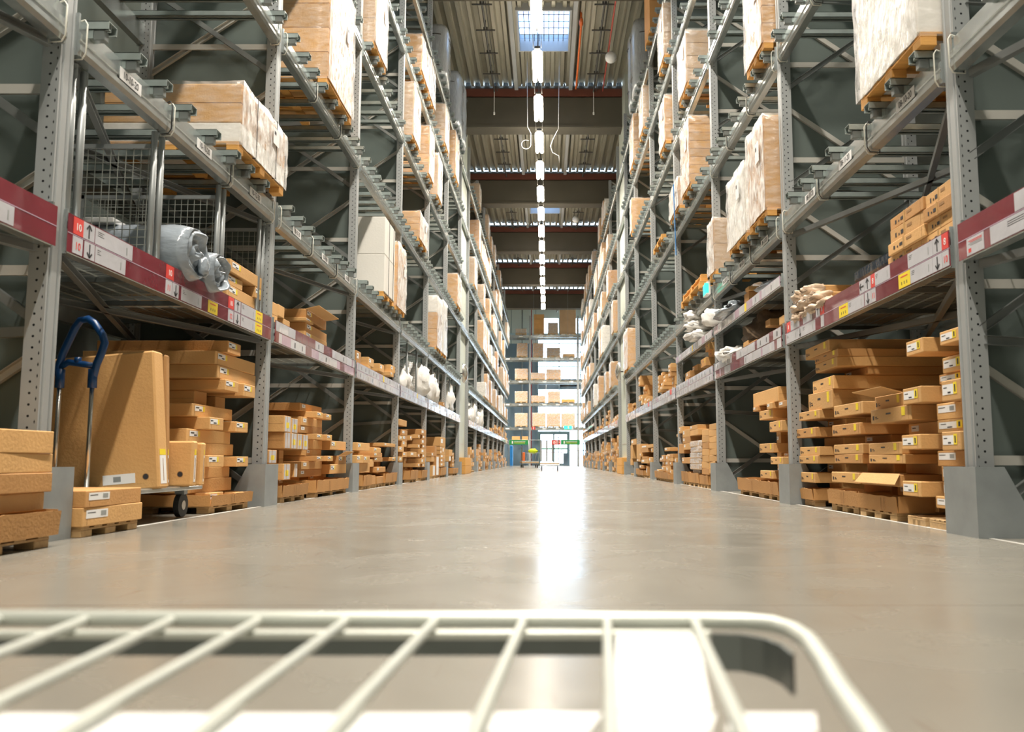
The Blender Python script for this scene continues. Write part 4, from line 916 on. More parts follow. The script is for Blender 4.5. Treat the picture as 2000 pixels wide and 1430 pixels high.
# ------------------------------------------------------------------ palletised loads on the upper levels
NTHB = lambda s, y: NTH[max(0, min(15, int((y-(.96 if s < 0 else 1.29))/3.63)))]
def wrap_shell(L, W, H, seed, m='wrap', p=.014, amp=.016, s=0):
    b = MB(); af = []; nx, ny, nz = 6, 8, 9; vs = []; idx = {}
    def P(i, j, k):
        if (i,j,k) not in idx:
            x = -L/2-p+(L+2*p)*i/nx; y = -W/2-p+(W+2*p)*j/ny; z = -.03+(H+.04)*k/nz
            v = Vector((x,y,z)); n = Vector((-1 if i == 0 else (1 if i == nx else 0), -1 if j == 0 else (1 if j == ny else 0), 1 if k == nz else 0))
            d = noise.noise(Vector((x*5+seed, y*5, z*9)))*amp
            v += n*(d if d > -.006 else -.006); idx[(i,j,k)] = len(vs); vs.append(tuple(v))
        return idx[(i,j,k)]
    fs = []
    for j in range(ny):
        for k in range(nz):
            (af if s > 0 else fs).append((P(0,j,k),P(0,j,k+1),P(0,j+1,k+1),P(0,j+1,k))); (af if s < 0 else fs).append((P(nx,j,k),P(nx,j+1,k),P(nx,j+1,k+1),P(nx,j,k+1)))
    for i in range(nx):
        for k in range(nz):
            fs.append((P(i,0,k),P(i+1,0,k),P(i+1,0,k+1),P(i,0,k+1))); fs.append((P(i,ny,k),P(i,ny,k+1),P(i+1,ny,k+1),P(i+1,ny,k)))
    for i in range(nx):
        for j in range(ny): fs.append((P(i,j,nz),P(i+1,j,nz),P(i+1,j+1,nz),P(i,j+1,nz)))
    b.add(vs, fs, m)
    if af: i = b.mi('wrap_lamp_sheen'); b.f += af; b.m += [i]*len(af)  # aisle side takes the film with the painted lamp sheen
    return b
PH = .085
def load(s, y0, y1, lv, top, col, label, layers=4, wrapped=True, u=None, L=1.05, group='pallet loads in the racks', white=None, straps=False, split=False, ptype='wood_orange', base=None, sign=True, film='wrap', detail=None):
    z = base if base is not None else LV[lv]+.2+.0525
    det = (y0 < 24) if detail is None else detail
    u = (FRONT[s]-.13) if u is None else u
    pallet(s, u+.015, L-.03, y0+.01, y1-.01, z, PH, 'pallet under the ' + label.replace('shrink-wrapped','wrapped'), 'pallets in the racks', ptype, det)
    z += PH; H = max(.1, top-z); W = y1-y0-.03
    root = empty('pallet_load', (s*(u+L/2), (y0+y1)/2, z)); tag(root, label, 'pallet load', group)
    hh = H/layers; e = .006
    for k in range(layers):
        c = (white[k] if white else col)
        b = MB()
        n = 2 if split and L > .6 else 1
        for i in range(n): b.box(-L/2+e+L*i/n, -L/2-e+L*(i+1)/n, -W/2+e, W/2-e, k*hh+.001, (k+1)*hh-.002, c, .006)
        ob = b.build('carton_layer', root)
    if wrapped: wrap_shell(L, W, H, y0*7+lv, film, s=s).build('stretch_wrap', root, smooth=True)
    if straps:
        for yy in (-W*.22, W*.22):
            b = MB(); b.tube([(-L/2-.018,yy,-.02),(L/2+.018,yy,-.02),(L/2+.018,yy,H+.015),(-L/2-.018,yy,H+.015)], .006, 'tie_black', 5, closed=True); b.build('strap', root)
    if sign:
        f = -s*(L/2+.026); d = 1 if s < 0 else -1; b = MB(); hs = min(.22, H*.3)
        b.box(f, f-s*.002, d*W*.12, d*(W*.12+min(.16,W*.3)), H*.55, H*.55+hs, 'paper'); b.box(f-s*.002, f-s*.003, d*(W*.12+.02), d*(W*.12+.07), H*.55+hs*.6, H*.55+hs*.8, 'ink'); b.build('pallet_label', root)
    return root
def roll_load(s, y0, y1, z0, top, label, m='silver'):
    t = empty('upright_roll', (s*(FRONT[s]+.15), (y0+y1)/2, z0)); tag(t, label, 'wrapped roll', 'tall wrapped rolls on the top level')
    H = top-z0; b = MB(); pts = []; rs = []; w_ = (y1-y0)/2
    vs = []; fs = []; n = 16; K = 12
    for i in range(K+1):
        z = H*i/K
        for k in range(n):
            a = 2*math.pi*k/n; q = 1+.07*noise.noise(Vector((math.cos(a)*2, math.sin(a)*2, z*2+y0)))
            sq = .55; cx = math.copysign(abs(math.cos(a))**sq, math.cos(a)); cy = math.copysign(abs(math.sin(a))**sq, math.sin(a))
            sh = 1 if 0 < i < K else .86
            vs.append((cx*.32*q*sh, cy*w_*q*sh, z))
    for i in range(K):
        for k in range(n): fs.append((i*n+k, i*n+(k+1) % n, (i+1)*n+(k+1) % n, (i+1)*n+k))
    fs.append(tuple(range(n))[::-1]); fs.append(tuple(K*n+k for k in range(n)))
    b.add(vs, fs, m); b.build('wrapped_body', t, smooth=True)
    for zz in (H*.25, H*.8):
        b = MB(); b.tube([(.34*math.cos(a), (w_+.02)*math.sin(a), zz) for a in [2*math.pi*k/16 for k in range(16)]], .012, 'tie_black', 5, closed=True); b.build('strap', t)
    return t
B = 'carton'
load(-1, 6.86, 8.10, 1, 3.53, B, 'strapped brown cartons over a white one, above the second left post', 3, white=['carton_white','carton','carton'], straps=True, L=1.15)
load(-1, 9.52, 10.81, 2, 6.3, B, 'tall brown shrink-wrapped load high in the third left bay', 5, split=False, L=1.2)
load(-1, 12.07, 13.04, 3, 7.6, 'carton_grey', 'tall white-faced wrapped load near the top of the fourth left bay', 3, L=1.1)
load(-1, 13.20, 14.12, 1, 4.22, 'carton_white', 'tall white carton load above the fourth left bay shelf', 2, wrapped=False, straps=True, white=['carton_white','carton_white'], sign=False)
for o_ in [o for o in C.objects if o.get('label','').startswith('tall white carton load')]:
    b = MB(); [b.box(-.05,.09,-.4525,-.4515,z,z+.035,'ink',0) for z in (.17,.85)]; b.build('hand_hole', o_)
load(-1, 14.30, 15.22, 1, 4.10, B, 'wrapped brown load beside the tall white carton load', 1)
load(-1, 15.70, 16.60, 3, 7.55, 'carton_grey', 'pale wrapped load, nearest of the fourth level in the fifth left bay', 1)
load(-1, 16.69, 17.85, 2, 5.34, B, 'brown wooden-crate load in the fifth left bay', 4, wrapped=True)
load(-1, 16.65, 17.78, 4, 9.0, B, 'brown bulging wrapped load on the fifth level of the fifth left bay', 2)
load(-1, 17.87, 18.75, 3, 7.56, B, 'slatted brown load at the far side of the fifth left bay', 5)
load(-1, 17.84, 18.72, 4, 9.1, 'carton_grey', 'strapped load beside the bulging brown one near the roof on the left', 1, straps=True)
load(-1, 19.35, 20.25, 3, 7.5, 'carton_grey', 'pale wrapped load starting the sixth left bay on its fourth level', 1)
load(-1, 20.62, 21.51, 4, 9.23, 'carton_grey', 'grey-brown wrapped load on the fifth level of the sixth left bay', 2)
load(-1, 23.05, 24.06, 4, 9.51, B, 'brown wrapped load on the fifth level before the left column', 2)
load(-1, 19.62, 20.55, 1, 4.2, B, 'brown and white tall load above the white bags on the left', 3, white=['carton','carton','carton_white'])
load(-1, 20.68, 21.6, 1, 4.3, 'carton_white', 'white wrapped tall load next to the brown and white one', 1)
load(-1, 23.92, 25.07, 2, 5.65, B, 'brown wrapped load on the third level before the left column', 1)
load(-1, 29.6, 30.6, 3, 7.5, 'carton_grey', 'grey-brown wrapped load just beyond the left column, fourth level', 1)
roll_load(-1, 20.65, 21.6, LV[5]+.25, 11.35, 'tallest silver-grey upright roll under the roof on the left, nearest of three'); roll_load(-1, 24.0, 25.1, LV[5]+.25, 11.7, 'silver-grey upright roll under the roof on the left, middle of three'); roll_load(-1, 25.35, 26.05, LV[5]+.25, 11.9, 'silver-grey upright roll under the roof on the left, farthest of three')
load(1, 5.03, 6.06, 1, 4.3, 'carton_white', 'big white ribbed wrapped load above the nearest right shelf', 4, ptype='wood_orange', sign=False, white=['carton_white']*4, L=1.1)
load(1, 8.67, 9.47, 2, 5.8, 'carton', 'bright wrapped load high beside the second right post', 5, L=1.1)
load(1, 8.72, 9.52, 1, 4.03, 'carton', 'tall cling-wrapped load right beside the second right post', 1, L=1.1)
load(1, 9.62, 10.6, 1, 3.85, 'carton', 'white-wrapped load with a taped board top, left of the cling-wrapped one', 1, white=['carton_white'])
load(1, 13.42, 14.34, 3, 7.4, 'carton_grey', 'pinkish-grey wrapped load of slatted boxes in the fourth right bay', 4)
load(1, 13.30, 14.2, 2, 5.9, B, 'golden slatted wrapped load on the third level of the fourth right bay', 8)
load(1, 14.5, 15.6, 2, 5.3, 'carton_grey', 'load with a blue strap beside the golden slatted one', 2)
load(1, 15.98, 16.85, 3, 7.42, B, 'golden wrapped load on the fourth level of the fifth right bay', 3)
load(1, 15.98, 16.85, 4, 9.3, 'carton_grey', 'tall wrapped load on the fifth level of the fifth right bay', 1)
load(1, 19.6, 20.5, 4, 9.24, 'carton_grey', 'pale upright load on the fifth level of the sixth right bay', 1)
load(1, 21.87, 22.95, 4, 9.5, B, 'slatted light load on the fifth level of the sixth right bay', 5)
roll_load(1, 22.55, 23.0, LV[5]+.25, 12.1, 'tall silver roll with blue film under the roof on the right'); roll_load(1, 21.4, 22.3, LV[5]+.25, 11.9, 'broad silver roll under the roof on the right')
load(1, 18.2, 19.2, 5, 11.2, 'carton_dark', 'dark brown load on the top level of the right row', 2, wrapped=False, sign=False)
load(1, 11.62, 12.10, 1, 3.75, 'carton_grey', 'narrow grey-brown upright load beside the third right post', 2, u=2.30, sign=False)
load(1, 22.5, 22.98, 3, 7.4, B, 'golden narrow load on the fourth level of the sixth right bay', 1)
load(1, 24.0, 25.4, 1, 4.12, B, 'orange-brown wrapped load beside the right column on the second level', 1)
for y0, y1, lv, d, n in ((16.6,17.9,2,'on the third level of the fifth right bay',1),(12.53,14.3,1,'on the second level of the fourth right bay',2)):
    pallet(1, 2.25, 1.1, y0, y1, LV[lv]+.2525, .11, 'empty orange pallet %s' % d, 'empty orange pallets', 'wood_orange')
    if n > 1: pallet(1, 2.28, 1.1, y0+.05, y1, LV[lv]+.2525+.11, .11, 'second empty orange pallet stacked %s' % d, 'empty orange pallets', 'wood_orange')
b = MB(); b.add([(2.20,14.62,5.2),(2.20,14.68,5.2),(2.26,14.9,4.0),(2.26,14.84,4.0),(2.21,14.62,5.2),(2.21,14.68,5.2),(2.27,14.9,4.0),(2.27,14.84,4.0)], [(0,1,2,3),(7,6,5,4),(0,4,5,1),(1,5,6,2),(2,6,7,3),(3,7,4,0)], 'bluefilm'); tag(b.build('blue_strap'), 'blue plastic strap hanging down past the load on the right', 'strap')
# distant loads beyond the columns
r_ = random.Random(5); NDL = {}
for s in (-1,1):
    for k in range(8):
        a0 = (28.98 if s < 0 else 28.93)+(LP if s < 0 else RP)*k
        for lv in (1,2,3,4,5):
            for j in range(3):
                if r_.random() > (.40 if lv < 5 else .30): continue
                y0 = a0+.16+j*1.13
                if k == 0 and lv == 3 and j == 0 and s < 0: continue
                c = r_.choice(['carton','carton_grey','carton','carton_dark','carton','carton_grey','carton_white']); H = r_.uniform(.5,1.15)
                lab = '%s wrapped load, level %s, %s spot of %s right-hand or left-hand far bay' 
                lab = '%s load, level %s, %s place, %s bay beyond the %s column' % ({'carton':'brown','carton_grey':'grey-brown','carton_dark':'dark brown','carton_white':'white'}[c], ['','two','three','four','five','six'][lv], ['near','middle','far'][j], NTH[k], SIDE[s])
                load(s, y0, y0+1.0, lv, LV[lv]+.34+H, c, lab, r_.choice([1,1,3]), L=.9, group='distant pallet loads', sign=False, detail=False, ptype='wood', film='wrap')
# ------------------------------------------------------------------ end rack across the aisle
t = empty('pallet_rack', (0, 64.6, 0)); tag(t, 'blue-grey pallet rack standing across the far end of the aisle', 'pallet rack')
for x in (-5.05,-1.28,2.35,6.0):
    for dy in (0, 1.2):
        b = MB(); b.box(x-.06,x+.06,dy,dy+.10,0,11.3,'steel'); b.build('post', t)
    for k in range(9): b = MB(); b.bar((x,.05,.4+1.15*k),(x,1.2,1.2+1.15*k),.03,.04,'brace'); b.build('diagonal_brace', t)
for z in LV[1:]:
    for xa, xb in ((-4.99,-1.34),(-1.22,2.29),(2.41,5.94)):
        for dy in (-.03,1.24): b = MB(); b.box(xa,xb,dy,dy+.06,z,z+.18,'galv'); b.build('beam', t)
        for k in range(9): b = MB(); x = xa+.25+k*.4; b.box(x-.045,x+.045,-.12,1.4,z+.18,z+.225,'bar'); b.build('support_bar', t)
        b = MB(); [b.box(xa+.9+k*1.0,xa+1.2+k*1.0,-.032,-.034,z+.04,z+.13,'paper') for k in range(3)]; b.build('location_labels', t)
b = MB(); b.box(-4.9,-1.34,0,1.2,1.62,1.72,'galv'); b.build('shelf', t)
def eload(x0, x1, z0, z1, col, lab, layers=2, wrapped=True, white=None):
    z = max(l+.226 for l in LV[1:] if l < z0)
    t = empty('pallet_load', ((x0+x1)/2, 65.1, z+PH)); tag(t, lab, 'pallet load', 'loads on the far cross rack')
    W = x1-x0; b = MB()
    tag(MB().box(x0,x1,64.5,65.7,z+.055,z+PH,'wood').box(x0,x0+.12,64.5,65.7,z,z+.055,'wood').box(x1-.12,x1,64.5,65.7,z,z+.055,'wood').box((x0+x1)/2-.06,(x0+x1)/2+.06,64.5,65.7,z,z+.055,'wood').build('pallet'), 'pallet under the ' + lab, 'pallet', 'pallets on the far cross rack')
    H = z1-z-PH
    for k in range(layers):
        b = MB()
        if layers == -1: pass
        b.box(-W/2,W/2,-.55,.55,k*H/layers+.002,(k+1)*H/layers-.004,white[k] if white else col,.01); b.build('carton_layer', t)
    if wrapped: wrap_shell(1.1, W, H, x0*5+z0, 'wrap_clear').build('stretch_wrap', t, smooth=True).rotation_euler.z = math.pi/2
    return t
eload(-2.38,-1.45,2.9,3.92,B,'wrapped brown load, second level, left bay of the far rack'); eload(-1.07,-.10,2.9,3.95,B,'wrapped brown load, second level, first right of the middle post',3); eload(0,1.0,2.9,3.92,B,'wrapped brown load, second level, in the middle of the glazed bay',3); eload(1.1,2.1,2.9,3.92,B,'wrapped brown load, second level, farthest right on the far rack',2)
eload(-2.38,-1.45,4.68,5.56,B,'wrapped brown load, third level, left bay of the far rack',2); eload(-1.15,-.11,4.68,5.24,B,'low sagging wrapped load, third level, right of the middle post',3); eload(.08,1.0,4.68,5.56,B,'square wrapped load, third level, middle of the glazed bay',3); eload(1.11,2.1,4.68,4.98,'wood_orange','low orange-strapped load, third level of the far rack',1,False)
eload(-2.38,-1.42,6.4,7.26,B,'wrapped brown load, fourth level, left bay of the far rack',2); eload(-1.19,-.12,6.4,6.95,B,'low wrapped load, fourth level, right of the middle post',3); eload(-.04,1.05,6.4,7.22,B,'wide wrapped load, fourth level, middle of the glazed bay',3)
eload(-2.25,-1.46,8.1,9.2,B,'tall wrapped load, fifth level, left bay of the far rack',2); eload(-1.04,-.27,8.1,9.2,B,'tall wrapped load, fifth level, right of the middle post',2); eload(0,1.0,8.1,8.85,'carton_grey','grey-brown slatted load, fifth level of the far rack',3); eload(1.2,2.1,8.1,8.4,'wood','stack of flat pallets, fifth level, far right',2,False)
eload(-2.36,-1.54,9.85,10.3,'carton_grey','low clear-wrapped load on the top of the far rack',1); eload(-.98,-.2,9.85,11.4,B,'stack of four brown boxes on top of the far rack',4,False); eload(.08,.85,9.85,10.75,'carton_grey','see-through wrapped load on top of the far rack',2); eload(.97,2.2,9.85,11.9,'carton_grey','tall brown upright boards on top of the far rack',1,False)
for x0,x1,nm in ((-2.6,-2.0,'left'),(-1.85,-1.4,'right')):
    tag(MB().box(x0,x1,64.6,65.4,1.721,2.2,'carton',.01).build('carton'), 'brown carton on the low far shelf, %s one' % nm, 'carton', 'cartons on the low far shelf')
# ------------------------------------------------------------------ shelf goods
t = empty('rolled_mattress', (-3.22, 6.24, DECK1+.002)); tag(t, 'large grey mattress rolled in plastic lying on the first left shelf', 'mattress', 'plastic-wrapped rolls on the first left shelf')
def roll(parent, y, r, x0, x1, seed, m='greyfilm'):
    b = MB(); n = 28; K = 16; vs = []; fs = []
    for i in range(K+1):
        f = i/K; x = x0+(x1-x0)*f
        for k in range(n):
            a = 2*math.pi*k/n; q = r*(1+.025*noise.noise(Vector((x*3, math.cos(a)*1.5+seed, math.sin(a)*1.5)))+.025*noise.noise(Vector((x*9, math.cos(a)*5+seed, math.sin(a)*5))))
            if i == K: q *= .86
            if i == K-1: q *= .97
            vs.append((x, y+math.cos(a)*q, max(.0, r*.98+math.sin(a)*q)))
    for i in range(K):
        for k in range(n): fs.append((i*n+k, (i+1)*n+k, (i+1)*n+(k+1) % n, i*n+(k+1) % n))
    fs.append(tuple(range(n)))
    # puckered end: spiral folds
    base = len(vs); R2 = 20
    for i in range(1, R2+1):
        q0 = .86*(1-i/R2)
        for k in range(n):
            a = 2*math.pi*k/n; w_ = math.sin(q0*17+a+seed)*.022+.045*noise.noise(Vector((q0*3, math.cos(a)*1.6, math.sin(a)*1.6+seed)))
            vs.append((x1+w_-.03*math.sin(i/R2*3.1), y+math.cos(a)*r*q0, r*.98+math.sin(a)*r*q0))
    prev = K*n
    for i in range(1, R2+1):
        cur = base+(i-1)*n
        for k in range(n): fs.append((prev+k, cur+k, cur+(k+1) % n, prev+(k+1) % n))
        prev = cur
    b.add(vs, fs, m); return b.build('rolled_body', parent, smooth=True)
roll(t, -.02, .215, -.6, .66, 1)
b = MB(); b.box(-.1,.12,-.2,.0,.40,.436,'paper',.004); b.build('paper_band', t)
lump(MB(), (.66,.10,.14), (.04,.07,.08), 'greyfilm', 3, .3, 2).build('gathered_film', t, smooth=True)
t = empty('rolled_mattress', (-3.2, 6.63, DECK1+.002)); tag(t, 'smaller grey mattress rolled in plastic behind the large one', 'mattress', 'plastic-wrapped rolls on the first left shelf')
roll(t, 0, .165, -.55, .66, 7)
t = empty('coiled_bundle', (-3.55, 5.15, DECK1+.002)); tag(t, 'dark plastic-wrapped bundle at the back of the near left shelf', 'bundle')
lump(MB(), (0,0,.2), (.35,.28,.2), 'greyfilm', 4, .3, 3).build('wrapped_body', t, smooth=True)
# wire dividers between the shelf and the beam above
def divider(s, y, label, group='wire shelf dividers', mesh=True, two=True):
    t = empty('wire_divider', (s*(FRONT[s]+.02), y, DECK1)); tag(t, label, 'divider', group)
    top = LV[1]-DECK1-.01
    for dy in ((-.055,.055) if two else (0,)):
        b = MB(); b.tube([(s*.04,dy,.0),(s*.04,dy,top)], .022, 'steel', 10); b.build('upright_tube', t, smooth=True)
    b = MB(); b.box(s*.06,s*1.2,-.012,.012,top-.10,top-.07,'steel'); b.box(s*.06,s*1.2,-.012,.012,.02,.05,'steel'); b.box(s*1.17,s*1.2,-.012,.012,.02,top-.07,'steel'); b.build('frame', t)
    b = MB(); u = .10
    while u < 1.17: b.box(s*(u-.0022),s*(u+.0022),-.0022,.0022,.04,top-.09,'wire'); u += .053
    z = .08
    while z < top-.1: b.box(s*.06,s*1.18,.0022,.0066,z-.0022,z+.0022,'wire'); z += .053
    b.build('wire_mesh', t); return t
divider(-1, 4.80, 'wire mesh divider next to the nearest left post'); divider(-1, 5.83, 'wire mesh divider in front of the large grey mattress'); divider(-1, 7.0, 'wire mesh divider between the mattress and the shelf cartons'); divider(-1, 8.02, 'wire mesh divider beside the second left post')
for k, y in enumerate((15.7,16.64,17.87,20.35,21.47,23.0,24.0,24.7)): divider(-1, y, 'wire mesh divider, %s one among the white bags on the left' % NTH[k], two=False)
for k in range(5): divider(-1, 29.6+k*1.3, 'wire mesh divider, %s one beyond the left column' % NTH[k], two=False)
def bag(s, y, u, r, z0, label, m='bag', seed=1, group='plastic bags on the shelves', amp=.35, sq=.75, name='plastic_bag', cat='bag'):
    o = lump(MB(), (0,0,r[2]), r, m, seed, amp, 2.3, 18, 12, sq).build(name, None, (s*(FRONT[s]+u), y, z0), smooth=True); tag(o, label, cat, group); return o
bag(-1, 16.9, .25, (.25,.38,.26), SH, 'round white bag behind the second far divider on the left shelf', seed=1)
bag(-1, 18.7, .25, (.3,.62,.40), SH, 'biggest white bag on the left shelf', seed=2)
bag(-1, 19.95, .12, (.22,.28,.33), SH, 'lower white bag beside the biggest one', seed=3); bag(-1, 20.95, .2, (.22,.30,.40), SH, 'white bag standing tall right of the biggest one', seed=4)
bag(-1, 24.35, .2, (.22,.5,.44), SH, 'white bag nearest the left column', seed=5)
for k in range(6): bag(-1, 30.0+k*1.15, .2, (.22,.45,.22+.1*(k % 3)), SH, 'white bag beyond the left column, %s in the row' % NTH[k], seed=10+k)
# right shelf bundles
r_ = random.Random(3); n = 0
for row, (z, ys) in enumerate(((SH,(8.1,7.85,7.6,7.35)),(SH+.098,(8.15,7.9,7.62)),(SH+.195,(8.1,7.8)))):
    for y in ys:
        t = empty('wrapped_pack', (2.86, y, z)); tag(t, 'brown pack in clear film, %s of the crumpled heap on the near right shelf' % NTH[n], 'wrapped pack', 'crumpled film-wrapped packs'); n += 1
        b = MB(); b.box(-.36,.42,-.11,.11,.004,.092,'carton',.01); b.build('pack_body', t)
        lump(MB(), (-.41,0,.052), (.11,.125,.052), 'beige', n*2, .45, 2.2, 18, 12, .8).build('crumpled_end', t, smooth=True)
t = empty('navy_bundle', (3.1, 6.85, SH)); tag(t, 'navy bundle of film-wrapped goods lying behind the rail on the near right shelf', 'bundle')
for k in range(3): b = MB(); b.box(-.45,.45,-.55,.5,.003+.11*k,.11+.11*k,'bluemat',.02); b.build('flat_pack', t)
bag(1, 11.35, .15, (.25,.42,.10), SH, 'crumpled white film heap on the third right shelf', seed=21, amp=.6, m='bag')
bag(1, 10.9, .62, (.50,.55,.30), SH, 'dark brown rolled rug bundle on the third right shelf', m='brown_dark', seed=22, name='rug_bundle', cat='bundle', sq=.9)
bag(1, 12.02, -.02, (.2,.16,.12), LXZ+.113, 'small white bag by the third right post on the extra shelf', seed=23)
bag(1, 11.2, .05, (.18,.45,.07), LXZ+.113, 'silvery film heap on the extra shelf', seed=24, m='greyfilm', amp=.6)
bag(1, 9.75, .55, (.5,.75,.10), LXZ+.113, 'long dark film-wrapped bundle on the extra shelf', seed=26, m='greyfilm', sq=.9, amp=.3)
bag(1, 11.0, .5, (.32,.32,.20), LXZ+.113, 'dark wire-like coil bundle on the extra shelf', seed=25, m='brown_dark', amp=.4)
for k, (y, z) in enumerate(((12.45,LXZ+.45),(12.7,LXZ+.28),(12.6,LXZ+.113))):
    pass
b_ = 0
for k in range(3): bag(1, 13.6+.1*k, .05, (.22,.25,.085), LXZ+.113+.172*k, 'white knotted bag in the pile of three, %s one up' % ORD[k].replace('lowest','lowest'), seed=31+k, amp=.5)
for k in range(4): bag(1, 17.2+.1*(k % 2), .12, (.25,.45,.055), LXZ+.113+.112*k if False else DECK1+.001+.112*k, 'grey blanket pack in the stack of four on the fifth right shelf, %s up' % ORD[k], seed=41+k, amp=.12, m='beige', sq=.6, group='blanket packs') if False else None
# emergency sign on the beam
t = empty('exit_sign', (2.30, 12.25, 2.86)); tag(t, 'small lit green-and-white emergency exit sign on the right beam', 'exit sign')
b = MB(); b.box(-.03,.03,-.14,.14,-.09,.09,'paper',.004); b.build('housing', t); b = MB(); b.box(-.032,-.030,-.12,.12,-.075,.075,'exit'); b.box(-.06,.0,-.142,-.140,-.07,.07,'exit'); b.build('lit_panel', t)
b = MB(); b.bar((.0,0,.09),(.06,0,.16),.02,.02,'steel'); b.build('bracket', t)
# ------------------------------------------------------------------ blue-handled trolley with tall flat cartons
t = empty('flatbed_trolley', (-3.0, 5.50, 0)); tag(t, 'flatbed trolley with a blue looped handle parked under the near left shelf', 'trolley')
b = MB(); b.tube([(-.108,0,.93),(-.125,0,1.0),(-.10,0,1.10),(-.03,0,1.27),(.0,0,1.315),(.05,0,1.325),(.09,0,1.30),(.15,0,1.22),(.165,0,1.17),(.15,0,1.11),(.12,0,1.03),(.10,0,.93)], .024, 'blue', 12); b.tube([(-.12,0,1.01),(-.06,0,1.045),(.05,0,1.03),(.11,0,1.02)], .021, 'blue', 10); b.tube([(-.0,0,1.04),(.0,0,1.075)], .022, 'blue', 10)
for x in (-.108,.10): b.tube([(x,0,.88),(x,0,1.0)], .028, 'blue', 12)
b.build('handle', t, smooth=True)
for x in (-.108,.10): b = MB(); b.tube([(x,0,.20),(x,0,.90)], .014, 'chrome', 12); b.build('handle_pole', t, smooth=True)
b = MB(); b.box(-.30,.38,-.05,1.15,.205,.235,'galv',.01); b.build('platform', t)
for x, y in ((-.2,.1),(.28,.1),(-.2,1.0),(.28,1.0)):
    b = MB(); b.tube([(x-.02,y,.09),(x+.02,y,.09)], .088, 'rubber', 18); b.tube([(x-.024,y,.09),(x+.024,y,.09)], .035, 'chrome', 12); b.box(x-.035,x+.035,y-.03,y+.03,.17,.206,'steel'); b.build('caster', t, smooth=False)
def flatc(x0, x1, y0, y1, z0, z1, lean, label, col='carton', holes=True, tilt=0, papers=True):
    W, D, H = x1-x0, y1-y0, z1-z0; b = MB(); b.box(-W, 0, -D/2, D/2, 0, H, col, .012)
    if holes:
        vs = [(-.085+.022*math.cos(a), -D/2-.0012, .085+.022*math.sin(a)) for a in [2*math.pi*k/18 for k in range(18)]]; b.add(vs, [tuple(range(18))], 'seam'); b.add([(x, y-.0003, z) for x, y, z in [( -.085+.018*math.cos(a), -D/2-.0012, .085+.018*math.sin(a)) for a in [2*math.pi*k/18 for k in range(18)]]], [tuple(range(18))], 'ink')
    o = b.build('flat_carton', None, (x1, (y0+y1)/2, z0)); o.rotation_euler = (tilt, lean, 0); tag(o, label, 'carton', 'tall flat cartons standing on the trolley')
    if papers:
        b = MB(); b.box(.0005,.0015,-D/2+.03,D/2-.03,.03,.22,'paper'); b.box(.0005,.0015,-D/2+.03,D/2-.03,.222,.262,'yellow'); b.box(.0015,.002,-.004,.004,.05,.2,'seam'); b.build('edge_label', o)
    return o
o = flatc(-3.38, -2.575, 5.80, 5.95, .2365, 1.165, -.09, 'biggest brown flat carton leaning on edge on the blue-handled trolley')
b = MB(); b.box(-.37,-.155,-.0770,-.0755,.05,.115,'paper'); b.box(-.30,-.25,-.0778,-.077,.065,.10,'steel'); b.build('shipping_label', o)
flatc(-3.3, -2.66, 6.10, 6.17, .2365, 1.17, -.05, 'second tall flat carton behind the biggest one on the trolley', 'carton_dark', False)
flatc(-3.1, -2.54, 6.24, 6.33, .2365, .56, 0, 'shorter brown carton with a round hole behind the leaning one', 'carton', True); flatc(-3.1, -2.52, 6.36, 6.43, .2365, .55, 0, 'farthest short carton on the blue-handled trolley', 'carton', False)
# second blue handle seen over the cartons
t = empty('flatbed_trolley', (-3.45, 7.85, 0)); tag(t, 'second blue-handled trolley behind the tall near left pile', 'trolley')
b = MB(); b.tube([(-.11,0,1.2),(-.11,0,1.36),(-.05,0,1.46),(.0,0,1.48),(.08,0,1.45),(.13,0,1.36),(.12,0,1.2)], .022, 'blue', 10); b.build('handle', t, smooth=True)
for x in (-.11,.12): b = MB(); b.tube([(x,0,.1),(x,0,1.22)], .014, 'chrome', 10); b.build('handle_pole', t, smooth=True)
b = MB(); b.box(-.14,.16,-.05,.2,.0,.11,'steel'); b.build('base', t)
# ------------------------------------------------------------------ trolley deck in front of the lens
t = empty('wire_trolley', (-.2, .6, 0)); tag(t, 'blurred zinc wire-deck trolley right in front of the camera', 'trolley'); off = Vector((.2,-.6,0))
def tp(pts): return [Vector(p)+off for p in pts]
zt = .22
b = MB(); arc = [(-1.0,1.135,zt),(-.3,1.122,zt),(.20,1.113,zt),(.245,1.108,zt),(.278,1.088,zt),(.291,1.05,zt),(.292,.99,zt),(.275,.88,zt),(.258,.79,zt),(.24,.667,zt),(.20,.45,zt),(.17,.25,zt)]
b.tube(tp(arc), .0105, 'rail', 12); b.build('rim_rail', t, smooth=True)
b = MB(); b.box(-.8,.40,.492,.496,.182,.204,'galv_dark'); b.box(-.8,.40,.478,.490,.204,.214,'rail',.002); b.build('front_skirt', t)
b = MB(); ar = [(.205,1.095),(.24,1.088),(.262,1.065),(.272,1.03),(.272,.98)]
for (xa,ya),(xb,yb) in zip(ar, ar[1:]): b.add([tuple(Vector(v)+off) for v in ((xa,ya,.165),(xb,yb,.165),(xb,yb,.209),(xa,ya,.209),(xa-.004,ya-.004,.165),(xb-.004,yb-.004,.165),(xb-.004,yb-.004,.209),(xa-.004,ya-.004,.209))], [(0,1,2,3),(7,6,5,4),(0,4,5,1),(2,6,7,3)], 'galv_dark')
b.build('corner_plate', t)
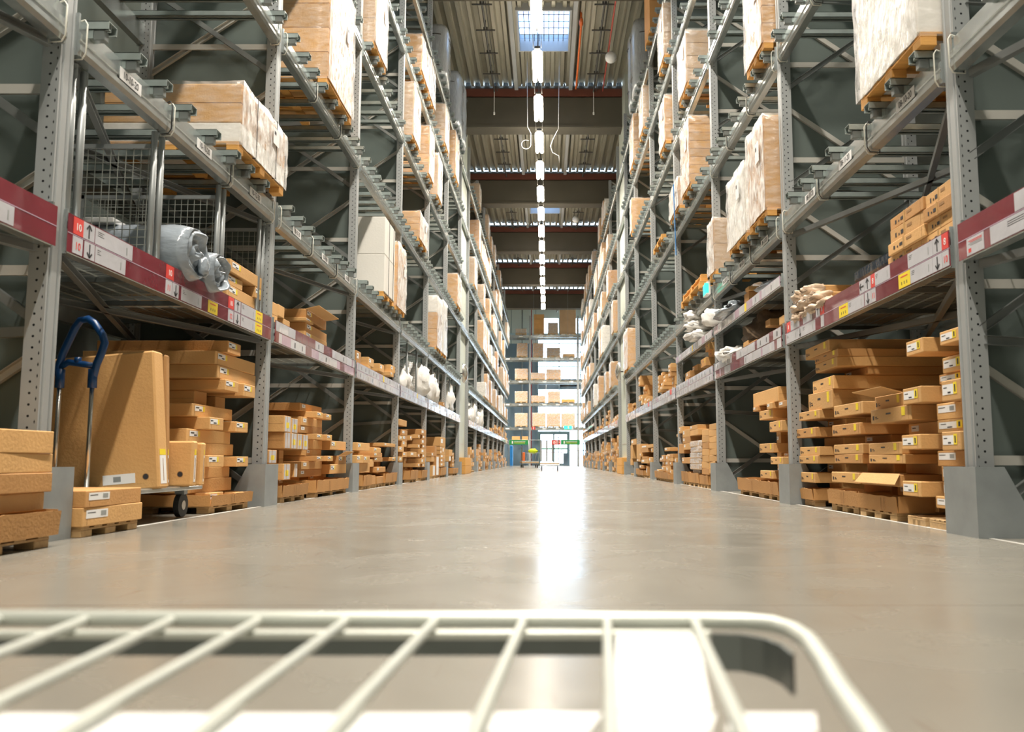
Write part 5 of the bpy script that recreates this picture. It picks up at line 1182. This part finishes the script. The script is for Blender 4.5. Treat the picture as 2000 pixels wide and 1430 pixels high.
for k, (p, q) in enumerate([((-.692,1.125),(-.662,.70)),((-.582,1.123),(-.552,.66)),((-.472,1.116),(-.451,.66)),((-.362,1.11),(-.358,.66)),((-.252,1.108),(-.259,.66)),((-.14,1.105),(-.161,.66)),((-.03,1.10),(-.057,.60)),((.075,1.10),(.044,.60)),((.184,1.10),(.140,.60))]):
    b = MB(); d = .0 ; pe = (q[0]+(q[0]-p[0])*.5, q[1]-.22, zt); b.tube(tp([(p[0],p[1],zt),(q[0],q[1],zt),pe]), .0062, 'rail', 10); b.build('deck_bar', t, smooth=True)
b = MB()
def plate4(pts, z, th, m): b.add([tuple(Vector((x,y,z))+off) for x,y in pts]+[tuple(Vector((x,y,z-th))+off) for x,y in pts], [(0,1,2,3),(7,6,5,4),(0,4,5,1),(1,5,6,2),(2,6,7,3),(3,7,4,0)], m)
plate4([(.083,1.06),(.180,1.06),(.137,.744),(.056,.744)], .214, .004, 'rail_white'); b.build('white_plate', t)
b = MB(); plate4([(-.9,.742),(-.062,.742),(-.075,.30),(-.9,.30)], .212, .004, 'rail_white'); b.build('rear_plate', t)
for a, c in ((-.052,.046),(.056,.140),(.150,.222)):
    b = MB(); plate4([(a,.742),(c,.742),(c-.015,.690),(a-.012,.690)], .2125, .004, 'rail_white'); b.build('rear_strip', t)
b = MB(); b.tube(tp([(-.9,.678,.2),(.235,.678,.2)]), .009, 'rail', 8); b.build('cross_rail', t, smooth=True)
for x, y in ((-.7,.5),(.16,.5)):
    b = MB(); b.tube(tp([(x-.015,y,.05),(x+.015,y,.05)]), .05, 'rubber', 18); b.bar(tuple(Vector((x,y,.05))+off), tuple(Vector((x,y,.205))+off), .03,.03,'steel'); b.build('caster', t)
# ------------------------------------------------------------------ roof fittings
for s, x in ((-1,-1.72),(1,1.53)):
    t = empty('sprinkler_run', (x, 0, 12.45)); tag(t, 'dark pipe run with cross brackets under the roof, %s of the lamps' % SIDE[s], 'pipe run', 'pipe runs under the roof')
    b = MB(); [b.tube([(0+s*.03*0,y0,0),(0,y1,0)], .028, 'dark', 8) for y0, y1 in ((15,27.3),(28.2,35.8),(36.7,44.3),(45.2,52.8),(53.7,61))]; b.tube([(.09,15,.04),(.09,27.3,.04)], .012, 'dark', 6); b.build('pipe', t)
    y = 16.2
    while y < 60:
        if not any(abs(y-(27.75+8.5*k)) < .75 for k in range(5)):
            b = MB(); b.box(-.27,.27,y-.02,y+.02,-.05,-.02,'dark'); b.box(-.06,.06,y-.03,y+.03,-.02,.05,'dark'); b.bar((0,y,.05),(0,y,.26),.02,.02,'dark'); b.build('cross_bracket', t)
        y += 1.38
    for y in (27.2,): b = MB(); b.tube([(0,y,0),(0,y,-.75)], .012, 'cord', 6); b.tube([(0,y,-.72),(0,y,-.80)], .03, 'cord', 8); b.build('sprinkler_drop', t)
def cable(pts, r, m, name, label, cat, group=None):
    return tag(MB().tube(pts, r, m, 8).build(name, smooth=True), label, cat, group)
cable([(1.80,18,12.36),(1.80,21.3,12.36),(1.82,26.2,12.40),(1.83,27.2,12.45)], .022, 'pipe_red', 'red_pipe', 'thin red pipe running along the roof deck on the right', 'pipe')
cable([(.95,27.2,12.58),(.95,27.0,12.45),(.945,26.3,12.35),(.943,24.2,12.33),(.945,22.7,12.33),(.945,22.66,12.84)], .030, 'orange', 'orange_cable', 'thick orange cable under the roof right of the skylight', 'cable')
o = lump(MB(), (.945,22.62,12.40), (.06,.14,.12), 'orange', 2, .2).build('cable_plug', smooth=True); tag(o, 'orange plug at the end of the roof cable by the skylight', 'plug')
for k, (x, y, z, d) in enumerate(((1.875,24.2,12.15,'on the near roof panel'),(1.42,41.5,12.2,'between the second and third concrete beams'),(1.55,62,11.9,'near the far wall'))):
    t = empty('globe_lamp', (x,y,z)); tag(t, 'small unlit white globe hanging right of the lamps, ' + d, 'globe', 'white globes under the roof')
    lump(MB(), (0,0,0), (.17,.17,.17), 'tube_off', 0, 0, 1, 20, 14).build('globe', t, smooth=True); b = MB(); b.tube([(0,0,.15),(0,0,12.69-z)], .012, 'cord', 6); b.build('stem', t)
def loop(x, y, z, r, a0, a1, n=12): return [(x+r*math.cos(math.radians(a0+(a1-a0)*k/n)), y, z+r*math.sin(math.radians(a0+(a1-a0)*k/n))) for k in range(n+1)]
cable([(-.60,25.1,12.84),(-.58,25.1,10.4),(-.48,25.1,10.2),(-.48,25.1,9.9)]+loop(-.62,25.1,9.85,.14,20,-300,14), .007, 'cord', 'white_rope', 'white cord hanging with a loop, left of the lamp row', 'cord', 'white cords by the lamps')
cable([(.38,25.1,12.84),(.35,25.1,10.35),(.18,25.1,10.0),(.11,25.1,9.8),(.17,25.1,9.6),(.36,25.1,9.5),(.38,25.1,9.28)], .007, 'cord', 'white_rope', 'white cord hanging with a kinked end, right of the lamp row', 'cord', 'white cords by the lamps')
for k, (x0, x1) in enumerate(((-2.15,-.37),(.89,2.42))):
    t = empty('batten_lamp', ((x0+x1)/2, 62, 11.43)); tag(t, 'unlit white batten lamp before the far wall, %s one' % ('left','right')[k], 'batten lamp', 'batten lamps before the far wall')
    b = MB(); b.box(-(x1-x0)/2,(x1-x0)/2,-.05,.05,-.05,.07,'tube_off',.02); b.build('batten', t); b = MB(); [b.tube([(e,0,.07),(e,0,1.26)], .008, 'dark', 5) for e in (-.6,.6)]; b.build('suspension_wire', t)
cable([(-3.2,62.2,12.72),(-3.2,62.2,11.7),(2.6,62.2,11.7),(2.6,62.2,12.72)], .03, 'steel', 'conduit', 'thin conduit spanning the aisle above the two batten lamps', 'conduit')
for k, x in enumerate((-2.0,1.0)): cable([(x,69.6,12.69),(x,69.6,.01)] if k == 0 else [(x-.2,66.5,12.69),(x-.2,66.5,12.0),(x-.2,66.5,11.9)], .05, 'steel', 'downpipe', 'grey %s pipe before the far wall' % ('long','short')[k], 'pipe', 'pipes by the far wall')
cable([(-1.25,69.5,12.69),(-1.25,69.5,.01)], .04, 'pipe_red', 'red_pipe', 'red vertical pipe on the far wall', 'pipe')
# ------------------------------------------------------------------ far end of the aisle
t = empty('barrier_gate', (0, 57.5, 0)); tag(t, 'barrier frame with green banners closing the far end of the aisle', 'gate')
for x in (-2.5,-1.2,.62,.95,2.1): b = MB(); b.tube([(x,0,0),(x,0,1.76)], .018, 'steel', 8); b.build('post', t, smooth=True)
b = MB(); b.tube([(-2.5,0,1.76),(2.1,0,1.76)], .018, 'steel', 8); b.tube([(-2.5,0,.05),(2.1,0,.05)], .018, 'steel', 8); b.build('rail', t, smooth=True)
for x0, x1 in ((-2.5,-1.24),(.93,2.2)):
    b = MB(); b.box(x0,x1,-.035,-.02,1.46,1.77,'green'); bn = b.build('green_banner', t)
    b = MB(); b.box(x0+.18,x0+.27,-.037,-.035,1.52,1.70,'paper')
    r_ = random.Random(9)
    for row, c in ((0,'paper'),(1,'yellow')):
        x = x0+.34
        while x < x1-.2: w_ = r_.uniform(.03,.09); b.box(x,x+w_,-.037,-.035,1.635-.085*row,1.675-.085*row,c); x += w_+.018
    b.build('banner_print', bn)
b = MB(); b.box(.35,.92,-.035,-.02,1.46,1.74,'red'); bn = b.build('no_entry_sign', t); b = MB(); b.tube([(.50,-.038,1.60),(.50,-.036,1.60)], .085, 'paper', 20); b.box(.44,.56,-.041,-.038,1.585,1.615,'red'); [b.box(.62,.62+w_,-.037,-.035,z,z+.03,'paper') for z, w_ in ((1.66,.2),(1.60,.24),(1.53,.17))]; b.build('sign_print', bn)
for x in (-.38,.0,.37): b = MB(); b.box(x-.06,x+.06,.01,.03,.35,1.74,'steel'); b.build('hanging_strip', t)
def cart(x, y, w_, l, hz, label, handle_x, hh, col='rail_white', rot=0):
    t = empty('flatbed_trolley', (x, y, 0), rot); tag(t, label, 'trolley', 'trolleys at the far end of the aisle')
    b = MB(); b.box(-w_/2,w_/2,-l/2,l/2,hz-.05,hz,col,.01); b.build('platform', t); b = MB(); b.box(-w_/2,w_/2,-l/2,l/2,hz-.10,hz-.052,'wood'); b.build('chassis', t)
    b = MB(); b.tube([(-w_/2,-l/2,hz-.11),(w_/2,-l/2,hz-.11)], .02, 'chrome', 8); b.build('rim', t)
    for xx in (-w_/2+.07,w_/2-.07):
        for yy in (-l/2+.08,l/2-.08): b = MB(); b.tube([(xx-.02,yy,.09),(xx+.02,yy,.09)], .09, 'rubber', 16); b.bar((xx,yy,.07),(xx,yy,hz-.05),.03,.03,'steel'); b.build('caster', t)
    b = MB(); [b.tube([(handle_x,yy,hz-.03),(handle_x,yy,hh)], .014, 'chrome', 8) for yy in (-.15,.15)]; b.build('handle_pole', t); b = MB(); b.tube([(handle_x,-.15,hh),(handle_x,0,hh+.06),(handle_x,.15,hh)], .02, 'blue', 8); b.build('handle', t, smooth=True)
    return t
cart(.12, 36.4, .80, .7, .34, 'empty flatbed trolley with white platform standing across the far aisle', .36, 1.35)
t = cart(-1.0, 50, 1.0, .6, .38, 'wire trolley at the far end carrying a yellow-green jacket', -.45, 1.25, 'steel', .25)
for n_, (x, z) in enumerate(((.45,.9),(.0,.95))): pass
b = MB(); [b.tube([(e,-.28,.4),(e+.1,-.28,.85)], .012, 'steel', 6) for e in (-.25,0,.25,.45)]; b.tube([(-.25,-.28,.83),(.55,-.28,.85)], .014, 'steel', 6); b.build('wire_basket', t)
tag(lump(MB(), (0,0,.15), (.26,.2,.15), 'hiviz', 5, .4, 2.5).build('jacket', None, (-.78,49.95,.80), smooth=True), 'yellow-green high-visibility jacket heaped on the far trolley', 'jacket')
tag(MB().box(-.07,.07,-.1,.1,0,.50,'orange',.02).build('orange_sack', None, (-1.32,49.9,.381)), 'orange and white sack standing on the far trolley', 'sack')
tag(MB().box(-2.55,-2.35,60.0,60.6,0.0,1.45,'bluefilm',.04).build('blue_cabinet'), 'tall bright blue sheeted stand left behind the barrier', 'stand')
tag(MB().box(-1.05,-.80,60.2,60.25,2.55,2.75,'red').box(-.95,-.90,60.19,60.2,2.57,2.72,'paper').box(-.93,-.92,60.22,60.23,2.7,12.86,'steel').build('fire_sign'), 'small red and white sign left of the far door', 'sign')
b = MB(); b.box(1.2,1.75,60.2,60.26,2.58,2.82,'exit'); b.box(1.45,1.55,60.19,60.2,2.62,2.78,'paper'); b.box(1.47,1.48,60.22,60.23,2.8,12.86,'steel'); tag(b.build('exit_sign'), 'green emergency exit sign over the far door', 'exit sign')
tag(MB().box(1.3,1.7,68.5,69,0,1.0,'endwall',.02).build('bin'), 'small blue-grey bin beside the far door', 'bin')
print('CARTONS', NBOX[0], 'OBJECTS', len(C.objects))
